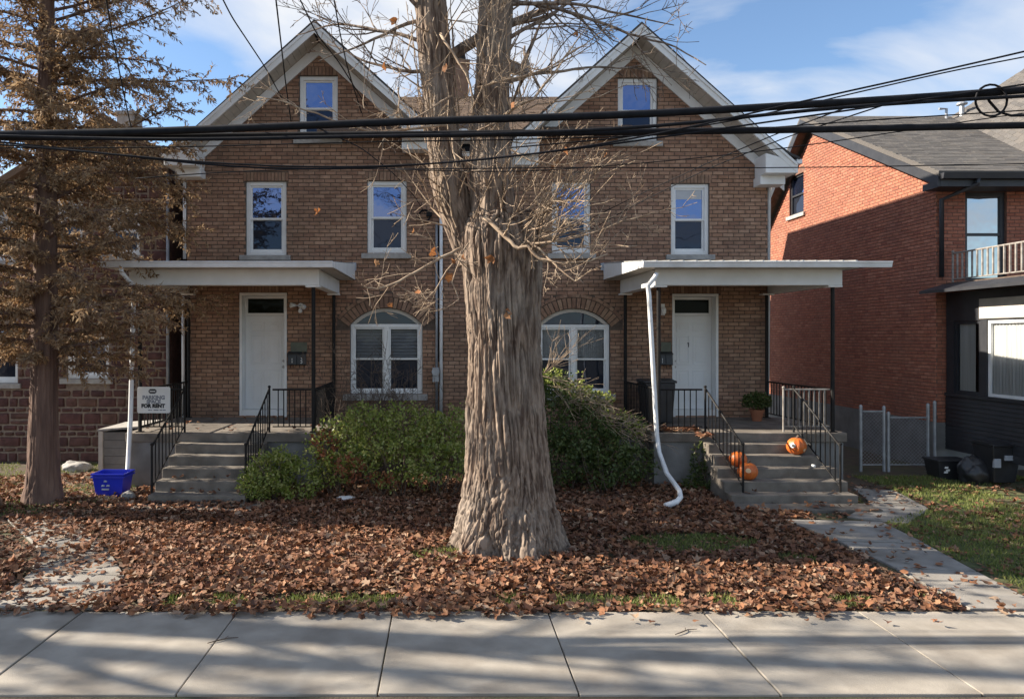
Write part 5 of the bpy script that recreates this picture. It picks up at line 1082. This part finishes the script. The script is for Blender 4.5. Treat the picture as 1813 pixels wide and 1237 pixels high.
shrub("", "", (2.6, 13.2, GZ), [B(975,668,13.3,.25,.25,.15), B(1020,690,13.4,.3,.3,.13), B(1060,705,13.6,.3,.25,.12), B(1030,665,13.6,.06,.06,.2), B(1085,735,13.5,.3,.3,.15), B(1120,760,13.4,.25,.25,.12)], 1500, M['green'], .06, 14, 0, parent=mound, mname="painted_sun_foliage")  # sunlight on the hedge top put into colour: paler leaves there
m = MB(); rq = random.Random(4)
for k in range(70):
    t = rq.random(); x, y, z = P(960+t*170+rq.uniform(-8,8), 655+t*105+rq.uniform(0,25), 13.1+rq.uniform(-.3,.4)); d = Vector((rq.uniform(.4,1.2), rq.uniform(-.5,.4), rq.uniform(-.7,.25))); grow(m, (x,y,z), d, rq.uniform(.3,.8), .006, 1, rq, .18, -.02, (2, 3), None, minr=.003)
for k in range(9):
    x, y, z = P(962+rq.uniform(-4,8), 660, 13.0); grow(m, (x,y,z), Vector((rq.uniform(.2,1.4), rq.uniform(-.4,.2), rq.uniform(.3,1.2))), rq.uniform(.6,1.3), .009, 1, rq, .14, .02, (2, 3), None, minr=.003)
m.build("dry_twigs", M['twig'], mound)
shrub("ivy_clump", "low ivy clump climbing the porch base wall by the pumpkin steps", (4.55, 13.0, GZ), [(4.62,12.95,.15,.22,.2,.28), (4.62,13.1,.5,.14,.12,.3), (4.45,12.8,.08,.25,.2,.14)], 900, M['darkgreen'], .05, 31, 8)
m = MB(); t = thing("bare_bush", (-1.9, 14.6, GZ), "thin leafless dark bush in front of the arched window and railing", "shrub")
for k in range(30):
    x = rq.uniform(-2.25, -.6); grow(m, (x, rq.uniform(14.2, 14.9), GZ), Vector((rq.uniform(-.25,.25), rq.uniform(-.2,.2), 1)), rq.uniform(1.5, 2.3), .010, 0, rq, .10, .03, (4, 4, 2), None, minr=.003)
m.build("stems", M['stem'], t)
shrub("", "", (PX(1340,15.1), 15.1, DK), [(PX(1340,15.1), 15.1, DK+.40, .26, .24, .19)], 1500, M['darkgreen'], .05, 9, 0, parent=POT)
# ------------------------------------------------------------------ lawn, litter
lw = MB(); lw.add([(6.05,7.2,0),(22,7.2,0),(22,14.2,0),(8.1,14.2,0),(7.9,11.6,0),(6.5,10.4,0)], [(0,1,2,3,4,5)]); lw.v = [(a, b, GZ+.004) for a, b, c in lw.v]
tag(lw.build("lawn", mat("autumn_lawn_turf", (.085,.105,.03), (.055,.06,.022), 6, .95, .5, 60, blotch=((.16,.12,.06), 1.6, .55))), kind="structure")
def in_poly(x, y, poly):
    r = np.zeros(len(x), bool); n = len(poly)
    for i in range(n):
        x0, y0 = poly[i]; x1, y1 = poly[(i+1) % n]; c = ((y0 > y) != (y1 > y)) & (x < (x1-x0)*(y-y0)/(y1-y0+1e-12)+x0); r ^= c
    return r
PATH_R = [(5.2,7.1),(6.05,7.1),(6.45,10.6),(7.75,11.5),(8.0,12.9),(7.3,13.1),(6.9,11.9),(6.0,10.9),(5.0,10.8)]
PATH_L = [(-4.6,7.1),(-3.45,7.1),(-3.55,8.2),(-4.25,9.3),(-5.5,10.95),(-6.6,10.85),(-5.25,9.3),(-4.8,8.3)]
def green_patch(x, y):
    e = lambda cx_, cy_, a, b: ((x-cx_)/a)**2+((y-cy_)/b)**2
    g_ = np.minimum.reduce([e(3.25,9.55,.85,.42), e(.05,9.15,.35,.16), e(-.15,9.0,.25,.2), e(4.35,8.85,.25,.22)])
    n = vnoise(x*3.1, y*3.1, 4.4); edge = (y < 7.62) & (y > 7.28) & (vnoise(x*1.2, 3.3, 2.2) > .56)
    return (g_ < .7+.7*n) | (edge & (n > .45))
def scatter(n, x0, x1, y0, y1, rs): return rs.uniform(x0, x1, n), rs.uniform(y0, y1, n)
rs = np.random.RandomState(5)
x, y = scatter(112000, -11, 14, 6.75, 14.2, rs)
den = np.full(len(x), 1.0)
far = vnoise(x*.9, y*.9, 1.1)
den[x > 5.6] = .05; den[(x > 6.1) & (vnoise(x*1.3, y*1.3, 8) > .62)] = .22
den[x < -5.2] = .55*np.clip(.3+far[x < -5.2]*1.2, 0, 1)
inR = in_poly(x, y, PATH_R); inL = in_poly(x, y, PATH_L); den[inR] = .035; den[inL] = .55*np.clip(2.2*vnoise(x[inL]*1.6, y[inL]*1.6, 2), 0, 1)
nearp = in_poly(x+.25, y, PATH_R) & ~inR; den[nearp] = np.maximum(den[nearp], .5)
gp_ = green_patch(x, y) & (x < 5.6); den[gp_] = .13
edge = 6.64+.52*vnoise(x*.9, 0.5, 0.3)+.30*vnoise(x*4, 2.5, 0.3); den[y < edge] = .010
den[(y > 12.4) & (x > -2.4) & (x < 4)] *= .55; den[(x > 4.6) & (x < 6.75) & (y > 11.25)] = 0; den[(x > -4.9) & (x < -3.1) & (y > 11.7)] = 0; den[(x > -4.95) & (x < -2.9) & (y > 11.3) & (y <= 11.7)] *= .6
den[(y > 13.15) & (x > -5.85) & (x < -2.2)] = 0; den[(y > 13.15) & (x > 3.75)] *= .3; den[(np.hypot(x-.86, y-YT) < .78)] = 0
den[(x > 8.2) & (y > 14.0)] = 0
mid_ = (y > edge) & (y < 7.16); den[mid_] = np.minimum(den[mid_], .6); k = rs.uniform(size=len(x)) < den; x, y, den_k = x[k], y[k], den[k]
hgt = np.where(den_k > .5, rs.uniform(.01, .085, len(x))*(.6+.8*vnoise(x*1.5, y*1.5, 5)), rs.uniform(.012, .03, len(x)))
on_walk = (y < SW1) ; z = np.where(on_walk, .012, GZ)+hgt; onp = in_poly(x, y, PATH_R) | in_poly(x, y, PATH_L); z = np.where(onp, .03+hgt*.3, z)
sz = rs.uniform(.030, .068, len(x)); ti = np.where(den_k > .5, np.abs(rs.normal(0, .55, len(x))), np.abs(rs.normal(0, .25, len(x)))); cu = rs.uniform(-.55, .8, len(x))
v, f = leaf_cloud(np.stack([x, y, z], -1), sz, ti, cu, rs); print("leaves", len(x))
tag(np_mesh("fallen_leaves", v, f, M['leaf'], None, (0, 9, 0)), "brown and rust fallen leaves carpeting the front yard", "leaves", kind="stuff")
# leaves blown onto decks, steps and landing
pos = []
for n, xa, xb, ya, yb, zz in ((230,3.85,4.75,13.25,13.75,DK), (60,4.6,4.85,12.9,13.3,DK-.05), (40,-5.6,-2.4,13.25,15.5,DK), (90,-4.9,-3.1,11.3,11.7,.04), (16,-4.6,-3.3,11.72,11.95,DK/6+.005), (10,-4.6,-3.3,12.1,12.4,DK/3+.005), (22,4.8,6.7,11.3,11.65,.04), (8,4.9,6.4,11.75,11.95,DK/6)):
    pos += [(rs.uniform(xa, xb), rs.uniform(ya, yb), zz+rs.uniform(.012, .05)) for _ in range(n)]
pos = np.array(pos); n = len(pos); v, f = leaf_cloud(pos, rs.uniform(.035, .07, n), np.abs(rs.normal(0, .4, n)), rs.uniform(-.4, .8, n), rs)
tag(np_mesh("porch_leaves", v, f, M['leaf'], None, (0, 12, .3)), "dry leaves blown onto the porch decks and concrete steps", "leaves", kind="stuff")
# grass blades
xs_, ys_, = [], []
x, y = scatter(70000, 5.9, 14, 7.15, 14.2, rs); k = ~in_poly(x, y, PATH_R) & (x > 6.0+.12*(y-7)) & ((y < 12.6) | (x > 8.0)) & (x < 9+.0*y+5) & (vnoise(x*1.5, y*1.5, 6) > .22) & ~((x > 9.6) & (y > 11.2) & (vnoise(x*1.2, y*2.0, 3) > .42)); xs_.append(x[k]); ys_.append(y[k])
x, y = scatter(90000, -6, 5.6, 7.15, 11.5, rs); k = green_patch(x, y); xs_.append(x[k]); ys_.append(y[k])
x, y = scatter(9000, -10.5, -5.6, 11.0, 15.6, rs); k = vnoise(x*1.4, y*1.4, 9) > .5; xs_.append(x[k]); ys_.append(y[k])
x = np.concatenate(xs_); y = np.concatenate(ys_); n = len(x); print("grass", n)
d = np.stack([rs.normal(0, .45, n), rs.normal(0, .45, n), np.ones(n)], -1); d /= np.linalg.norm(d, axis=1)[:, None]
blades("grass", np.stack([x, y, np.full(n, GZ)], -1), d, rs.uniform(.035, .085, n), rs.uniform(.004, .008, n), M['grass'], None, (4, 10, 0), rs)
tag(bpy.data.objects["grass"], "short green autumn grass of the lawn and bare patches", "grass")
tw = random.Random(3)
for (px_, py_, lab) in ((395,1135,"short dark twig lying on the pavement below the leaf edge"),(1215,1120,"curled dark twig lying on the pavement past the trunk")):
    m = MB(); Y_ = F*HC/(py_-HY); x_ = PX(px_, Y_); m.tube([(x_-.12,Y_-.06,.012),(x_-.04,Y_-.01,.016),(x_+.03,Y_+.05,.012),(x_+.12,Y_+.06,.014)], [.004,.006,.005,.003], 5); m.tube([(x_,Y_+.02,.014),(x_+.02,Y_+.09,.014)], .003, 4); tag(m.build("fallen_twig", M['stem']), lab, "twig")
# ------------------------------------------------------------------ overhead cables
def cable(pts, Y, r, label, group="overhead utility cables", n=40, name="cable", wob=0.0):
    P3 = np.array([P(px_, py_, Y if len(q) == 0 else q[0]) for px_, py_, *q in pts]); t = np.concatenate([[0], np.cumsum(np.linalg.norm(np.diff(P3, axis=0), axis=1))]); tt = np.linspace(0, t[-1], n)
    C = np.stack([np.interp(tt, t, P3[:, i]) for i in range(3)], -1)
    for _ in range(6): C[1:-1] = .25*C[:-2]+.5*C[1:-1]+.25*C[2:]
    m = MB(); m.tube(C.tolist(), r, 7); tag(m.build(name, M['cable'], smooth=True), label, "cable", group)
YC = 7.6
THICK = "thick black bundled utility cable sagging across in front of the forked trunk"
cable([(-500,243),(0,239),(300,233),(520,223),(760,214),(1100,205),(1300,194),(1450,184),(1640,173),(1813,160),(2300,120)], YC, .041, "upper thick black cable bundle, rising toward the slack loop")
cable([(-500,236),(0,244),(300,243),(500,240),(800,238),(1100,234),(1400,231),(1813,222),(2300,214)], YC+.08, .037, "lower thick black cable bundle hanging level across the forked trunk")
cable([(-500,230),(0,241),(330,250),(520,243),(900,238),(1200,225),(1300,209),(1450,191),(1640,180),(1813,171),(2300,140)], YC-.08, .019, "medium black cable weaving between the two thick bundles")
THIN = "thin black overhead wire strung past the house gables"
for pts, Y_, r in (
    ([(-300,236),(0,255),(180,270),(330,288),(480,296),(700,298),(900,280),(1040,262),(1250,222),(1400,182),(1560,150),(1813,92),(2200,0)], YC-.2, .010),
    ([(-300,230),(0,250),(200,272),(330,292),(560,305),(760,292),(1000,268),(1250,232),(1500,196),(1813,150),(2200,90)], YC-.1, .010),
    ([(-300,262),(0,262),(300,262),(600,252),(900,248),(1200,240),(1500,215),(1813,196),(2200,170)], YC+.2, .007),
    ([(240,316),(400,304),(560,298),(760,300),(1000,296),(1250,298),(1500,296),(1813,290)], YC+.5, .006),
    ([(700,300),(900,306),(1000,300),(1200,284),(1400,262),(1600,232),(1813,200),(2200,150)], YC+.4, .006),
    ([(900,262),(1100,245),(1300,215),(1500,168),(1700,122),(1813,102),(2200,20)], YC+.3, .008)):
    cable(pts, Y_, r, THIN)
DROP = "thin service wire running down from the street cables to the brick wall"
for pts in ([(1500,190,7.6),(1380,235,9.5),(1250,290,12),(1120,350,14.2),(1050,385,15.6)], [(1560,188,7.6),(1400,240,9.5),(1250,300,12),(1120,365,14.2),(1040,410,15.7)], [(560,225,7.6),(640,262,10),(700,310,13),(740,355,15.2),(752,378,15.75)]):
    cable(pts, 0, .008, DROP if pts[0][0] > 1000 else 'thin service wire running down to the cable coil on the brick wall')
for pts, lab in (([(380,-30,7.0),(410,30,7.8),(440,75,8.6),(470,120,9.4),(505,185,10.4)], "thin wire dropping from above toward the gable with the leaves"), ([(484,-40,6.5),(492,30,7.2),(499,90,8),(506,150,8.8),(515,215,9.6)], "thin steep wire beside the gable peak above the attic window"), ([(183,-30,7),(200,70,7.8),(220,170,8.8),(234,235,9.6)], "thin wire hanging in front of the rusty conifer crown"), ([(522,-20,8),(560,60,8.6),(600,110,9.2),(650,190,10)], "thin wire crossing the gable peak toward the forked trunk"), ([(588,-20,8),(600,50,8.6),(615,120,9.2),(640,200,10)], "thin wire passing between gable peak and trunk")):
    cable(pts, 0, .008, lab, None)
t = thing("cable_slack_loop", P(1770,185,YC), "coiled slack loop of black cable hung on the thick bundle", "cable"); m = MB()
m.tube([P(1755+28*math.cos(a), 178+28*math.sin(a), YC-.05) for a in np.linspace(0, 6.28, 20)], .012, 6); m.build("loop", M['cable'], t)
m = MB(); m.tube([P(1745,165,YC), P(1752,180,YC), P(1768,198,YC), P(1790,205,YC), P(1830,204,YC)], .014, 6); m.build("tail", M['cable'], t, smooth=True)
